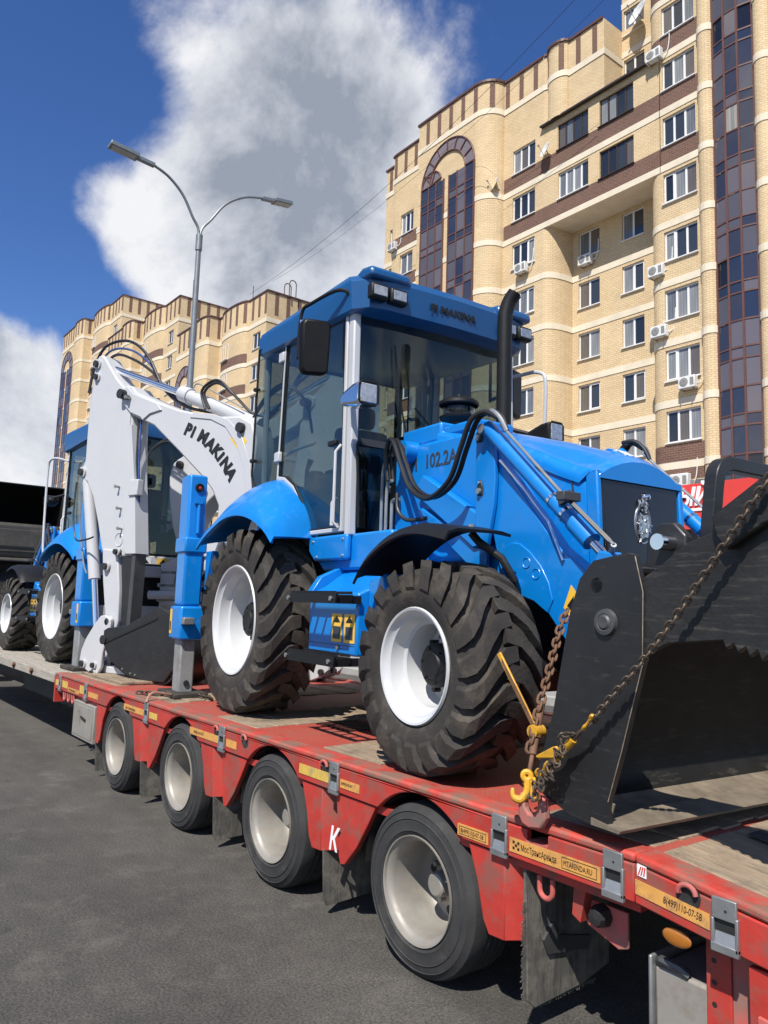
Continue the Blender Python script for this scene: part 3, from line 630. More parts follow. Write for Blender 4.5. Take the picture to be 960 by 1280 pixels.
def loader(root, A=(-1.15, -.55), slew=21.04, left_mirror=True):
    B = root
    def both(fn):
        for s in (-1, 1): fn(s)
    # ---- wheels
    for s in (-1, 1):
        for (x, z, ly, t, r) in ((0, .715, .92, RT, RR_), (2.42, .556, .905, FT, FR_)):
            e = empty('wheel', (x, s*ly, z), 0 if s < 0 else math.pi, B)
            link('tyre', t, e, rot=(0, .13 if x else .05, 0)); link('rim', r, e); link('hub_cap', HBF if x else HB, e, rot=(0, .2, 0))
    # ---- chassis and axles
    fr = MB()
    fr.box(-1.0, 2.98, -.34, .34, .52, .98)
    fr.build('chassis', BLACKPAINT, B, bevel=.02)
    MB().box(2.05, 2.98, -.33, .33, .66, 1.0).build('front_chassis', BLUE, B, bevel=.02)
    for x, z, rr in ((0, .715, .13), (2.42, .556, .11)):
        MB().tube([(x, -.85, z), (x, -.35, z), (x, -.2, z), (x, .2, z), (x, .35, z), (x, .85, z)], [rr*.7, rr*.8, rr*1.5, rr*1.5, rr*.8, rr*.7], 16).build('axle', BLACKPAINT, B)
    MB().box(-.95, 1.3, -.55, .55, .95, 1.30).build('transmission_cover', BLACKPAINT, B, bevel=.02)
    # ---- hood
    def section(x, hw, zb, ze, zc, rad=.09):
        pts = [(x, -hw, zb), (x, -hw, (zb+ze-rad)/2), (x, -hw, ze-rad)]
        for k in range(1, 6):
            a = math.pi/2*k/6; pts.append((x, -hw+rad*(1-math.cos(a)), ze-rad+rad*math.sin(a)))
        for k in range(0, 5): y = -hw+rad+(hw-rad)*k/4; pts.append((x, y, ze+(zc-ze)*(1-(y/(hw-rad))**2)))
        return pts+[(p[0], -p[1], p[2]) for p in pts[::-1][1:]]
    st = [(1.62, .385, 1.20, 2.06, 2.10), (1.9, .38, 1.1, 1.985, 2.035), (2.2, .375, 1.0, 1.895, 1.95), (2.5, .37, .98, 1.785, 1.86), (2.72, .365, .98, 1.69, 1.785), (2.86, .355, .98, 1.635, 1.74), (2.93, .35, .98, 1.612, 1.715), (2.965, .34, 1.0, 1.592, 1.685)]
    rows = [section(*q) for q in st]
    m = MB().grid(rows); n = len(rows[0]); m.f.append(tuple(range((len(rows)-1)*n, len(rows)*n)))
    m.f.append(tuple(range(n))[::-1]); m.build('hood', BLUE, B, smooth=45)
    # lid, slightly proud, with a shadow gap under its rim
    lid = []
    for (x, hw, zb, ze, zc) in st:
        f = section(x+.012, hw+.012, ze-(.085 if x < 2.9 else .012), ze+.012, zc+.016, .075 if x < 2.9 else .012); lid.append(f)
    f = lid[-1]; lid.append([(p[0]+.02, p[1]*.97, p[2]-.012) for p in f])
    m = MB().grid(lid); n = len(lid[0]); m.f.append(tuple(range((len(lid)-1)*n, len(lid)*n))); hl = m.build('hood_lid', BLUE, B, smooth=45)
    MB().lathe([(0, .02), (.05, .018), (.065, .012), (.072, 0)], (2.86, 0, 1.745), (.46, 0, .9), 24).build('badge_boss', BLUE, hl)
    text('emblem', 'π', .15, (2.905, -.045, 1.742), (0, 1, 0), (-.9, 0, .46), INKW, hl, .006, shear=.2, bold=.004)
    MB().box(1.16, 2.12, -.42, .42, 1.15, 1.985).build('engine_bay', BLUE, B, bevel=.03)
    MB().box(1.20, 1.66, -.385, .385, 1.98, 2.115).build('cowl', BLUE, B, bevel=.02)
    MB().box(1.67, 2.02, -.375, -.05, 2.0, 2.075).build('cowl', BLUE, B, bevel=.02)
    # side panel seams and text
    both(lambda s: MB().prism([(2.81, 1.59), (2.816, 1.59), (2.876, 1.30), (2.87, 1.30)], fxz, s*.350, s*.3665).build('panel_seam', INKGREY, B))
    text('lettering', 'Pi', .135, (1.36, -.4215, 1.80), (1, 0, -.01), (0, 0, 1), INKGREY, B, .001, bold=.005, sx=.86); text('lettering', '102.2A', .135, (1.53, -.4215, 1.80), (1, 0, -.01), (0, 0, 1), INKGREY, B, .001, bold=.003, sx=.9)
    text('lettering', 'Pi', .135, (2.04, .4215, 1.80), (-1, 0, 0), (0, 0, 1), INKGREY, B, .001, bold=.005, sx=.86); text('lettering', '102.2A', .135, (1.87, .4215, 1.80), (-1, 0, 0), (0, 0, 1), INKGREY, B, .001, bold=.003, sx=.9)
    # ---- front mask
    gz = lambda z: 2.972+.05*(1.57-z)
    m = MB().prism([(-.325, 1.59), (.325, 1.59), (.29, .98), (-.29, .98)], lambda p, q, t: (gz(q)+t, p, q), -.05, .012); gm = m.build('grille_panel', GRILLBLACK, B, bevel=.012)
    fm = MB()
    for k, (y0, y1, z0, z1) in enumerate(((-.36, -.325, .98, 1.61), (.325, .36, .98, 1.61), (-.36, .36, 1.590, 1.61))):
        fm.prism([(y0, z0), (y1, z0), (y1, z1), (y0, z1)], lambda p, q, t: (gz(q)+t, p, q), -.06, .022)
    fm.build('mask_frame', BLUE, B, bevel=.014)
    em = MB(); cx, cz = gz(1.36)+.012, 1.345
    em.tube([(cx, .062*math.cos(a), cz+.105*math.sin(a)) for a in [2*math.pi*k/32 for k in range(32)]], .008, 8, True)
    rr = random.Random(5)
    em.prism([(-.03, -.07), (.03, -.07), (.045, .0), (.03, .05), (-.03, .05), (-.045, 0)], lambda p, q, t: (cx+t, p, cz+q), -.004, .014)
    for k in range(34):
        a = rr.uniform(0, 6.28); q = rr.uniform(.012, .052); y = q*math.cos(a); z = 1.5*q*math.sin(a)
        em.bar((cx+.008, y, cz+z), (cx+.014, y+rr.uniform(-.022, .022), cz+z+rr.uniform(-.03, .03)), .009, .008)
    for y, z in ((-.028, .112), (0, .122), (.028, .112)): em.tube([(cx, y, cz+z-.02), (cx+.01, y, cz+z), (cx, y*1.05, cz+z+.022)], [.009, .009, .005], 8)
    em.build('crest_badge', mat('badge_silver', (.55, .56, .57), .3, metal=.9, var=.3, scale=60), gm)
    MB().lathe([(0, .035), (.014, .03), (.022, .012), (.026, 0)], (gz(1.5)+.012, .03, 1.50), (1, 0, 0), 16).build('lock_knob', CHROME, gm)
    # ---- pre-cleaner, exhaust
    px, py = 1.49, -.10
    pc = MB().lathe([(0, 2.10), (.075, 2.10), (.08, 2.17), (.11, 2.185), (.135, 2.20), (.14, 2.215), (.11, 2.225)], (px, py, 0), (0, 0, 1), 32).build('precleaner', BLACK, B)
    MB().lathe([(.108, 2.222), (.115, 2.25), (.115, 2.285), (.108, 2.30)], (px, py, 0), (0, 0, 1), 32).build('bowl', CLEAR, pc)
    MB().lathe([(.0, 2.225), (.04, 2.23), (.04, 2.30)], (px, py, 0), (0, 0, 1), 16).build('core', ZINC, pc)
    MB().lathe([(.138, 2.296), (.145, 2.305), (.142, 2.325), (.11, 2.345), (.03, 2.352), (.018, 2.36), (.012, 2.385), (0, 2.388)], (px, py, 0), (0, 0, 1), 32).build('cap', BLACK, pc)
    ex = [(1.80, .05, 1.95), (1.80, .05, 2.4), (1.80, .05, 2.85), (1.805, .055, 2.94), (1.825, .07, 3.02), (1.86, .09, 3.075)]
    MB().tube(smoothpts(ex, 5), .052, 18).build('exhaust_stack', BLACK, B); MB().lathe([(0, 0), (.043, 0)], (1.862, .0915, 3.0775), (.45, .25, .8), 16).build('exhaust_mouth', INK, B)
    # ---- cab
    CF, CB, CW = 1.10, -.50, .74
    post = lambda nm, a, b, w, h: MB().bar(a, b, w, h, up=(1, 0, 0)).build(nm, WHITE, B, bevel=.012)
    for s in (-1, 1):
        post('cab_post', (CF, s*CW, 1.34), (CF-.035, s*CW, 3.08), .06, .075)
        post('cab_post', (CB+.03, s*(CW-.03), 1.84), (CB+.0, s*(CW-.02), 3.10), .04, .05)
        # door: white frame around glass
        dp = [(1.045, 1.37), (1.02, 3.035), (-.035, 3.085), (-.085, 1.87), (.06, 1.845), (.22, 1.76), (.36, 1.62), (.46, 1.46), (.50, 1.37)]
        c = Vector((.5, 2.3)); inner = []
        for i, p in enumerate(dp):
            a = Vector(dp[i-1]); b = Vector(p); d = Vector(dp[(i+1) % len(dp)]); n1 = Vector(((b-a).y, -(b-a).x)).normalized(); n2 = Vector(((d-b).y, -(d-b).x)).normalized(); nn = (n1+n2).normalized()
            if nn.dot(c-b) < 0: nn = -nn
            inner.append(b+nn*.036/max(.5, abs(nn.dot(n1))))
        m = MB(); n = len(dp)
        for y0, y1 in ((CW+.004, CW+.036),):
            vs_ = [(p[0], s*y, p[1]) for y in (y0, y1) for ring in (dp, inner) for p in ring]
            f = []
            for i in range(n):
                j = (i+1) % n
                f += [(i, j, n+j, n+i), (2*n+i, 3*n+i, 3*n+j, 2*n+j), (i, 2*n+i, 2*n+j, j), (n+i, n+j, 3*n+j, 3*n+i)]
            m.add(vs_, f)
        dr = m.build('door', WHITE, B, bevel=.008)
        MB().prism([tuple(p) for p in inner], fxz, s*(CW+.014), s*(CW+.020)).build('door_glass', GLASS, dr)
        gap = [(Vector(p)-c)*1.012+c for p in inner]
        MB().tube([(p[0], s*(CW+.030), p[1]) for p in [Vector(q)+(c-Vector(q)).normalized()*.006 for q in inner]], .008, 6, True).build('door_seal', BLACK, dr)
        MB().tube([(1.0, s*(CW+.04), 1.40), (.985, s*(CW+.075), 1.44), (.985, s*(CW+.075), 1.95), (1.0, s*(CW+.04), 2.0)], .011, 8).build('grab_handle', WHITE, dr)
        MB().tube([(1.0, s*(CW+.045), 1.42), (.94, s*(CW+.06), 1.42), (.94, s*(CW+.06), 1.58), (.97, s*(CW+.05), 1.62)], .014, 8).build('door_pull', WHITE, dr)
        MB().box(.78, .90, min(s*(CW-.03), s*(CW+.035)), max(s*(CW-.03), s*(CW+.035)), 2.02, 2.06).build('door_latch', BLACK, dr, bevel=.008)
        for hz in (2.88, 2.02): MB().box(-.11, -.02, min(s*(CW+.02), s*(CW+.055)), max(s*(CW+.02), s*(CW+.055)), hz, hz+.085).build('hinge', WHITE, dr, bevel=.008)
        # rear quarter window, hinged slightly outwards
        qw = [(-.10, 1.84), (-.085, 3.07), (-.475, 3.09), (-.495, 1.95), (-.40, 1.80)]
        fq = lambda p, q, t: (p, s*(CW+.005+.07*max(0, (-.09-p)/.4)+t), q)
        qg = MB().prism(qw, fq, 0, .006).build('quarter_window', GLASS, B)
        MB().tube([fq(p, q, .004) for p, q in qw], .011, 6, True).build('window_seal', BLACK, qg)
        for z in (2.72, 2.08): MB().tube([fq(-.44, z, 0), fq(-.47, z, .03), fq(-.40, z-.005, .05)], [.012, .02, .012], 8).build('window_latch', BLACK, qg)
        post('cab_post', (-.095, s*(CW-.01), 1.80), (-.07, s*(CW-.01), 3.08), .03, .05)
        # lower cab body
        MB().prism([(.50, 1.355), (1.62, 1.355), (1.62, 1.14), (1.35, 1.10), (.72, 1.10), (.56, 1.22)], fxz, s*.40, s*(CW-.006)).build('cab_base', BLUE, B, bevel=.02)
        MB().prism([(.56, 1.352), (1.13, 1.352), (1.13, 1.17), (.66, 1.17), (.57, 1.24)], fxz, s*(CW-.005), s*(CW+.045)).build('sill_box', BLUE, B, bevel=.018)
    # windscreen and rear window
    WS = MB(); rows = []
    for k in range(9):
        y = -CW+.03+(2*CW-.06)*k/8; bow = .045*(1-(y/CW)**2); rows.append([(CF-.03+bow, y, z) for z in (1.40, 2.0, 2.5, 3.05)])
    ws = WS.solid(rows, .006).build('windscreen', GLASS, B)
    for (a, b) in (((CF-.02, -CW+.045, 1.38), (CF-.05, -CW+.045, 3.05)), ((CF-.02, CW-.045, 1.38), (CF-.05, CW-.045, 3.05))): MB().bar(a, b, .02, .03).build('screen_seal', BLACK, ws)
    MB().bar((CF+.0, -CW, 2.02), (CF+.0, CW, 2.02), .03, .05).build('dash_rail', INTERIOR, ws)
    rw = MB().box(CB-.012, CB-.006, -CW+.06, CW-.06, 1.46, 3.02).build('rear_window', GLASS, B)
    sm = MB(); [sm.box(CB-.022, CB+.0, y0, y1, z0, z1) for y0, y1, z0, z1 in ((-CW+.03, -CW+.062, 1.43, 3.05), (CW-.062, CW-.03, 1.43, 3.05), (-CW+.03, CW-.03, 1.43, 1.462), (-CW+.03, CW-.03, 3.02, 3.05))]
    sm.build('rear_window_seal', BLACK, rw)
    MB().box(CB-.03, CB+.02, -CW+.0, CW-.0, 1.10, 1.425).build('rear_panel', WHITE, B, bevel=.01)
    for k, y in enumerate((-.20, .05, .36, -.52)):
        stk_ = MB().box(CB-.034, CB-.031, y, y+.17, 1.22, 1.40).build('warning_label', STICKER if k != 1 else INKW, B)
        MB().prism([(y+.03, 1.325), (y+.14, 1.325), (y+.085, 1.39)], lambda p, q, t: (t, p, q), CB-.0355, CB-.0345).build('label_triangle', INK, stk_)
        MB().box(CB-.0355, CB-.0345, y+.03, y+.14, 1.24, 1.30).build('label_print', INKR if k == 1 else INKGREY, stk_)
    MB().box(CB+.02, CF, -CW+.03, CW-.03, 1.30, 1.345).build('cab_floor', INTERIOR, B)
    # interior
    se = MB(); se.box(-.02, .46, -.26, .26, 1.66, 1.80); se.box(-.10, .06, -.25, .25, 1.78, 2.40); se.box(-.09, .02, -.14, .14, 2.42, 2.62); se.box(.05, .40, -.18, .18, 1.34, 1.66)
    se.build('seat', SEAT, B, bevel=.05)
    for s in (-1, 1): MB().box(.0, .40, s*.33-.045, s*.33+.045, 1.93, 1.99).build('armrest', SEAT, B, bevel=.02)
    for s in (-1, 1):
        MB().prism([(-.48, 1.345), (-.47, 1.80), (-.20, 1.84), (.0, 1.83), (.18, 1.75), (.33, 1.60), (.44, 1.42), (.46, 1.345)], fxz, s*.46, s*.705).build('inner_arch', INTERIOR, B, bevel=.02)
        MB().tube([(-.35, s*.62, 1.84), (-.30, s*.62, 2.12), (-.1, s*.60, 2.16), (.25, s*.60, 2.16)], .016, 8).build('inner_rail', WHITE, B)
        MB().prism([(.30, 1.62), (.44, 1.62), (.47, 1.75), (.42, 1.90), (.30, 1.92), (.24, 1.76)], fxz, s*.58, s*.68).build('control_pod', SEAT, B, bevel=.03)
    MB().prism([(.78, 1.34), (1.05, 1.34), (1.05, 2.0), (.95, 2.10), (.86, 1.98)], fxz, -.24, .24).build('dashboard', INTERIOR, B, bevel=.02)
    stw = MB(); c = Vector((.74, 0, 2.10)); ax = Vector((-.5, 0, .86)); ux = Vector((0, 1, 0)); uy = ax.cross(ux).normalized()
    stw.tube([c+(ux*math.cos(a)+uy*math.sin(a))*.19 for a in [2*math.pi*k/28 for k in range(28)]], .016, 8, True); stw.cyl(c, (.90, 0, 1.92), .03, 10)
    for k in range(3): a = 2.1*k; stw.bar(c, c+(ux*math.cos(a)+uy*math.sin(a))*.18, .03, .015)
    stw.build('steering_wheel', BLACK, B)
    for s in (-1, 1):
        MB().box(.35, .80, s*.60-.06, s*.60+.06, 1.36, 1.86).build('side_console', INTERIOR, B, bevel=.03)
        MB().tube([(.55, s*.58, 1.86), (.56, s*.56, 2.02), (.54, s*.54, 2.10)], [.014, .012, .024], 8).build('lever', BLACK, B)
        MB().tube([(-.35, s*.35, 1.35), (-.36, s*.35, 2.05), (-.33, s*.33, 2.14)], [.03, .02, .03], 8).build('backhoe_lever', BLACK, B)
    # ---- roof
    def rl(z, grow, ch):
        x0, x1, y = CB-.06-grow*.6, CF+.17+grow, CW+.07+grow*.5
        return [(x0, -y+ch, z), (x0+ch*.8, -y, z), (x1-ch*1.4, -y, z), (x1-ch*.35, -y+ch*.8, z), (x1, -y+ch*2.2, z), (x1+.02, 0, z), (x1, y-ch*2.2, z), (x1-ch*.35, y-ch*.8, z), (x1-ch*1.4, y, z), (x0+ch*.8, y, z), (x0, y-ch, z)]
    lay = [rl(3.03, -.04, .10), rl(3.045, -.0, .10), rl(3.17, .03, .12), rl(3.225, .0, .13), rl(3.265, -.08, .13), rl(3.285, -.25, .12)]
    for q in (0, 1): lay[q] = [(p[0], p[1], p[2]-(.075 if p[0] > 1.0 else 0.0)) for p in lay[q]]
    m = MB(); nn = len(lay[0])
    m.grid(lay, True); m.f.append(tuple(range(nn))[::-1]); m.f.append(tuple(range((len(lay)-1)*nn, len(lay)*nn)))
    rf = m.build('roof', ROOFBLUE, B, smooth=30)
    for s in (-1, 1):
        # raised lamp pods at the front corners
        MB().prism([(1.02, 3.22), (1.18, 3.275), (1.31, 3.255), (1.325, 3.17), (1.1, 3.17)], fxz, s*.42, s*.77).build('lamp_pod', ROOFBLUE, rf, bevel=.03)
        for y in (.53, .695):
            h = MB().box(1.26, 1.332, s*y-.074, s*y+.074, 3.01, 3.125).build('work_lamp', BLACK, B, bevel=.018)
            MB().box(1.330, 1.338, s*y-.056, s*y+.056, 3.032, 3.104).build('lens', LENS, h, bevel=.012)
        for y in (-.55,): pass
    text('lettering', 'PI MAKINA', .072, (1.3035, -.24, 3.045), (0, 1, 0), (.15, 0, 1), INK, B, .0015, sx=1.25, bold=.003)
    MB().box(CB+.05, CF-.02, -CW+.04, CW-.04, 3.04, 3.054).build('headliner', INTERIOR, B)
    # mirrors, head lamps, rails
    for s in (-1, 1):
        if s > 0 and not left_mirror: continue
        mr = MB().prism([(2.50, -.08), (2.53, -.105), (2.87, -.115), (2.91, -.09), (2.92, .08), (2.88, .105), (2.55, .10), (2.50, .07)], lambda p, q, t: (.90+t-.42*q, s*(.985+q*.9), p), -.035, .03).build('mirror', mat('mirror_black', (.004, .004, .004), .4, var=.2, spec=.2), B, bevel=.02)
        MB().prism([(2.55, -.09), (2.92, -.10), (2.92, .09), (2.56, .09)], lambda p, q, t: (.90+t-.42*q, s*(.985+q*.9), p), -.042, -.037).build('mirror_glass', CHROME, mr)
        MB().tube(smoothpts([(1.07, s*.76, 3.0), (1.09, s*.82, 3.10), (1.0, s*.88, 3.13), (.72, s*.93, 3.11), (.62, s*.95, 3.08), (.60, s*.96, 2.9), (.60, s*.96, 2.70)], 4), .014, 8).build('mirror_arm', BLACK, mr)
        MB().tube([(.60, s*.96, 2.72), (.78, s*.97, 2.72)], .018, 8).build('mirror_clamp', BLACK, mr)
    for s in (-1, 1):
        c0 = Vector((1.40, s*.87, 2.255)); hl = MB().prism([(-.17, -.03), (-.14, -.05), (.0, -.075), (.10, -.082), (.10, .082), (.0, .078), (-.13, .045), (-.17, .02)], lambda p, q, t: (c0.x+p, c0.y+t, c0.z+q), -.075, .075).build('head_lamp', BLACK if s > 0 else CHROME, B, bevel=.04)
        MB().box(c0.x+.095, c0.x+.108, c0.y-.062, c0.y+.062, c0.z-.066, c0.z+.066).build('lens', LENS, hl, bevel=.02); MB().tube([(c0.x+.10, c0.y+q[0]*.074, c0.z+q[1]*.078) for q in ((-1, -.7), (-.7, -1), (.7, -1), (1, -.7), (1, .7), (.7, 1), (-.7, 1), (-1, .7))], .008, 6, True).build('lamp_bezel', BLACK, hl); MB().tube([(1.10, s*.76, 2.33), (1.2, s*.86, 2.29), tuple(c0)], .02, 8).build('lamp_stalk', BLACK, hl)
        MB().tube(smoothpts([(1.13, s*.70, 2.0), (1.16, s*.74, 1.97), (1.155, s*.72, 1.7), (1.14, s*.70, 1.4)], 3), .012, 8).build('grab_rail', BLACK, B)
    # far-side access rails (white hoops)
    for s in (-1, 1): pass
    MB().tube(smoothpts([(1.02, .95, 1.40), (1.10, 1.0, 1.46), (1.22, .99, 2.1), (1.27, .98, 2.70), (1.20, .97, 2.83), (1.02, .93, 2.84), (.92, .80, 2.8)], 5), .016, 8).build('access_rail', WHITE, B)
    # wipers
    MB().tube([(1.14, -.30, 2.06), (1.15, -.40, 2.45), (1.13, -.43, 2.78)], [.008, .006, .005], 6).build('wiper', BLACK, B); MB().tube([(1.15, .1, 2.05), (1.155, -.25, 2.33)], .007, 6).build('wiper', BLACK, B)
    # ---- rear fenders
    outp = [(-.83, 1.33), (-.66, 1.42), (-.46, 1.49), (-.26, 1.545), (-.05, 1.565), (.15, 1.55), (.33, 1.51), (.48, 1.455), (.61, 1.39), (.72, 1.31)]
    inp = [(-.86, 1.40), (-.72, 1.60), (-.56, 1.74), (-.40, 1.83), (-.20, 1.86), (-.02, 1.85), (.15, 1.78), (.31, 1.67), (.44, 1.54), (.54, 1.34)]
    for s in (-1, 1):
        rows = []
        for (a, b) in zip(outp, inp):
            row = []
            for k in range(7):
                t = k/6; y = 1.145-(1.145-.70)*t; e = math.sin(t*math.pi/2)**.8
                row.append((a[0]+(b[0]-a[0])*t, s*y, a[1]-.0+(b[1]-a[1])*e))
            row.insert(0, (a[0], s*1.15, a[1]-.035))
            rows.append(row)
        rows = [[Vector(p) for p in r_] for r_ in rows]
        rows = list(zip(*[smoothpts(list(c_), 3) for c_ in zip(*rows)]))
        rows = [list(r_) for r_ in rows]
        if s > 0: rows = rows[::-1]
        MB().solid(rows, .02).build('rear_fender', BLUE, B, smooth=50)
        MB().prism([(-.75, 1.36), (-.5, 1.6), (-.1, 1.78), (.2, 1.68), (.45, 1.40), (.55, 1.1), (-.75, 1.1)], fxz, s*.60, s*.68).build('wheel_housing', BLACKPAINT, B)
    # ---- tank / battery box with steps
    for s in (-1, 1):
        tk = MB().prism([(.40, 1.05), (.60, 1.16), (.86, .98), (.97, .93), (.97, .54), (.40, .54)], lambda p, q, t: (t, s*p, q), .98, 1.62)
        tk = tk.build('tank_box', BLUE, B, bevel=.015)
        MB().prism([(.50, 1.22), (.88, 1.05), (.97, .92), (.97, .90), (.50, .96)], lambda p, q, t: (t, s*p, q), .905, .975).build('tank_shield', BLUE, tk, bevel=.006)
        MB().prism([(1.62, .54), (1.62, 1.02), (1.80, 1.06), (1.88, .75), (1.80, .54)], fxz, s*.45, s*.90).build('tank_front', BLUE, B, bevel=.02)
        for z in (.915, .535):
            sm = MB(); sm.prism([(1.04, z-.05), (1.66, z-.05), (1.67, z+.01), (1.04, z+.01)], fxz, s*1.14, s*1.155); sm.prism([(1.04, z-.03), (1.66, z-.03), (1.66, z+.005), (1.04, z+.005)], fxz, s*1.03, s*1.042)
            for k in range(24):
                x = 1.05+k*.0255
                for y in (1.1475, 1.036): sm.prism([(x, z+.008), (x+.018, z+.008), (x+.009, z+.026)], fxz, s*(y-.007), s*(y+.007))
            for k in range(6): sm.box(1.05+k*.115, 1.065+k*.115, min(s*1.035, s*1.15), max(s*1.035, s*1.15), z-.028, z-.004)
            sp = sm.build('step', BLACK, B)
            for x in (1.06, 1.64): MB().box(x-.012, x+.012, min(s*.965, s*1.14), max(s*.965, s*1.14), z-.05, z+.0).build('step_arm', BLACK, sp); MB().cyl((x-.03, s*1.156, z-.02), (x-.03, s*1.166, z-.02), .015, 8).build('step_bolt', STEEL, sp)
        for k in range(2):
            st_ = MB().prism([(1.31+k*.16, .62), (1.44+k*.16, .62), (1.44+k*.16, .80), (1.31+k*.16, .80)], fxz, s*.972, s*.975).build('warning_label', STICKER, B)
            MB().prism([(1.33+k*.16, .745), (1.42+k*.16, .745), (1.375+k*.16, .79)], fxz, s*.9755, s*.9765).build('label_triangle', INK, st_); MB().box(1.33+k*.16, 1.42+k*.16, min(s*.9755, s*.9765), max(s*.9755, s*.9765), .64, .72).build('label_print', INKGREY, st_)
        MB().box(.982, 1.60, min(s*.9705, s*.9715), max(s*.9705, s*.9715), .600, .604).build('panel_seam', INKGREY, tk)
        for bx, bz in ((.64, 1.315), (1.08, 1.315), (.70, 1.20), (1.08, 1.20)): MB().cyl((bx, s*(CW+.044), bz), (bx, s*(CW+.052), bz), .010, 6).build('panel_bolt', STEEL, B)
        for bx in (1.02, 1.57): MB().cyl((bx, s*.968, .90), (bx, s*.977, .90), .010, 6).build('panel_bolt', STEEL, B)
        MB().cyl((1.40, s*.965, .585), (1.40, s*.985, .585), .014, 8).build('drain_bolt', STEEL, B)
        # front fender
        fp = smoothpts([(1.78, 1.03, 0), (1.86, 1.12, 0), (1.98, 1.195, 0), (2.12, 1.255, 0), (2.28, 1.29, 0), (2.45, 1.285, 0), (2.66, 1.245, 0)], 3)
        rows = []
        for p in fp: rows.append([(p.x, s*.66, p.y), (p.x, s*.72, p.y+.012), (p.x, s*1.02, p.y+.006), (p.x, s*1.075, p.y-.012), (p.x, s*1.095, p.y-.05)])
        if s < 0: rows = rows[::-1]
        ff = MB().solid(rows, .016).build('front_fender', BLACK, B, smooth=40)
        MB().tube([(2.50, s*.80, 1.27), (2.53, s*.77, 1.22), (2.64, s*.70, 1.13), (2.67, s*.64, 1.02), (2.60, s*.55, .97)], .022, 8).build('fender_stay', BLACKPAINT, ff)
        MB().cyl((2.50, s*.80, 1.27), (2.50, s*.80, 1.315), .018, 8).build('fender_bolt', STEEL, ff)
    # ---- loader arms
    for s in (-1, 1):
        tw = MB().prism([(2.245, 1.25), (2.24, 1.62), (2.24, 1.90), (2.26, 1.945), (2.30, 1.955), (2.35, 1.94), (2.385, 1.86), (2.405, 1.74), (2.415, 1.61), (2.405, 1.46), (2.37, 1.30), (2.35, 1.22)], fxz, s*.53, s*.56).build('loader_tower', BLUE, B, bevel=.006)
        MB().prism([(2.10, 1.0), (2.10, 1.25), (2.26, 1.80), (2.36, 1.80), (2.36, 1.0)], fxz, s*.36, s*.41).build('tower_base', BLUE, tw, bevel=.01)
        for (x, z) in ((2.275, 1.885), (2.29, 1.565)):
            MB().prism([(x-.024, z-.045), (x+.024, z-.045), (x+.028, z), (x+.011, z+.048), (x-.011, z+.048), (x-.028, z)], fxz, s*.561, s*.571).build('pin_plate', PINBLACK, tw, bevel=.008); MB().cyl((x, s*.568, z-.02), (x, s*.585, z-.02), .018, 12).build('pin', STEEL, tw); MB().cyl((x, s*.568, z+.032), (x, s*.578, z+.032), .009, 8).build('pin_bolt', CHROME, tw)
        arm = [(2.27, 1.84), (2.31, 1.90), (2.37, 1.86), (2.42, 1.72), (2.66, 1.44), (2.87, 1.20), (3.02, 1.10), (3.16, 1.0), (3.36, .78), (3.42, .62), (3.38, .48), (3.28, .44), (3.14, .52), (2.93, .71), (2.80, .85), (2.71, .905), (2.60, .93), (2.50, .99), (2.42, 1.10), (2.36, 1.30)]
        ar = MB().prism(arm, fxz, s*.42, s*.525).build('loader_arm', BLUE, B, bevel=.010)
        MB().prism([(2.46, 1.20), (2.53, 1.235), (2.60, 1.225), (2.68, 1.175), (2.76, 1.10), (2.82, 1.01), (2.85, .92), (2.81, .85), (2.71, .91), (2.60, .94), (2.51, .995), (2.45, 1.08)], fxz, s*.526, s*.536).build('arm_doubler', BLUE, ar, bevel=.006)
        for (x, z) in ((2.655, 1.115), (2.73, 1.055)): MB().lathe([(.024, 0), (.028, .004), (.032, 0)], (x, s*.5365, z), (0, s, 0), 24).build('stamped_ring', BLUE, ar)
        MB().cyl((2.555, s*.42, .995), (2.555, s*.60, .995), .028, 12).build('arm_pin', PINBLACK, ar); MB().cyl((2.555, s*.50, .995), (2.555, s*.575, .995), .045, 16).build('pin_boss', BLUE, ar)
        wl = MB().prism([(2.92, .88), (2.985, .81), (3.03, .93), (2.97, .995)], fxz, s*.5265, s*.5285).build('warning_label', STICKER, ar); MB().prism([(2.945, .89), (2.985, .855), (2.99, .94)], fxz, s*.529, s*.5298).build('label_triangle', INK, wl)
        y = s*.575
        cyl = MB().cyl((2.36, y, 1.915), (3.14, y, 1.21), .044, 20).build('tilt_cylinder', BLUE, B); c_a, c_b = Vector((2.36, y, 1.915)), Vector((3.14, y, 1.21)); c_d = (c_b-c_a).normalized()
        MB().cyl(c_a.lerp(c_b, .86), c_b+c_d*.01, .050, 20).build('cylinder_head', BLUE, cyl)
        for t in (.685, .80): MB().cyl(c_a.lerp(c_b, t)-c_d*.009, c_a.lerp(c_b, t)+c_d*.009, .0475, 20).build('clamp_band', CHROME, cyl)
        MB().cyl(c_b, (3.235, y, 1.125), .024, 14).build('cylinder_rod', CHROME, cyl)
        MB().prism([(3.19, 1.10), (3.22, 1.155), (3.30, 1.145), (3.36, 1.09), (3.30, 1.05), (3.22, 1.05)], fxz, y-.04, y+.04).build('rod_eye', BLUE, cyl, bevel=.012)
        MB().cyl((2.36, s*.52, 1.90), (2.36, s*.63, 1.90), .028, 12).build('pin', STEEL, cyl)
        ir = MB().tube([(2.52, s*.615, 1.895), (2.99, s*.625, 1.46), (3.33, s*.63, 1.175)], .009, 8).build('level_rod', STEEL, B)
        MB().tube([(3.0, s*.625, 1.452), (3.31, s*.63, 1.19)], .0135, 4).build('level_bar', ZINC, ir)
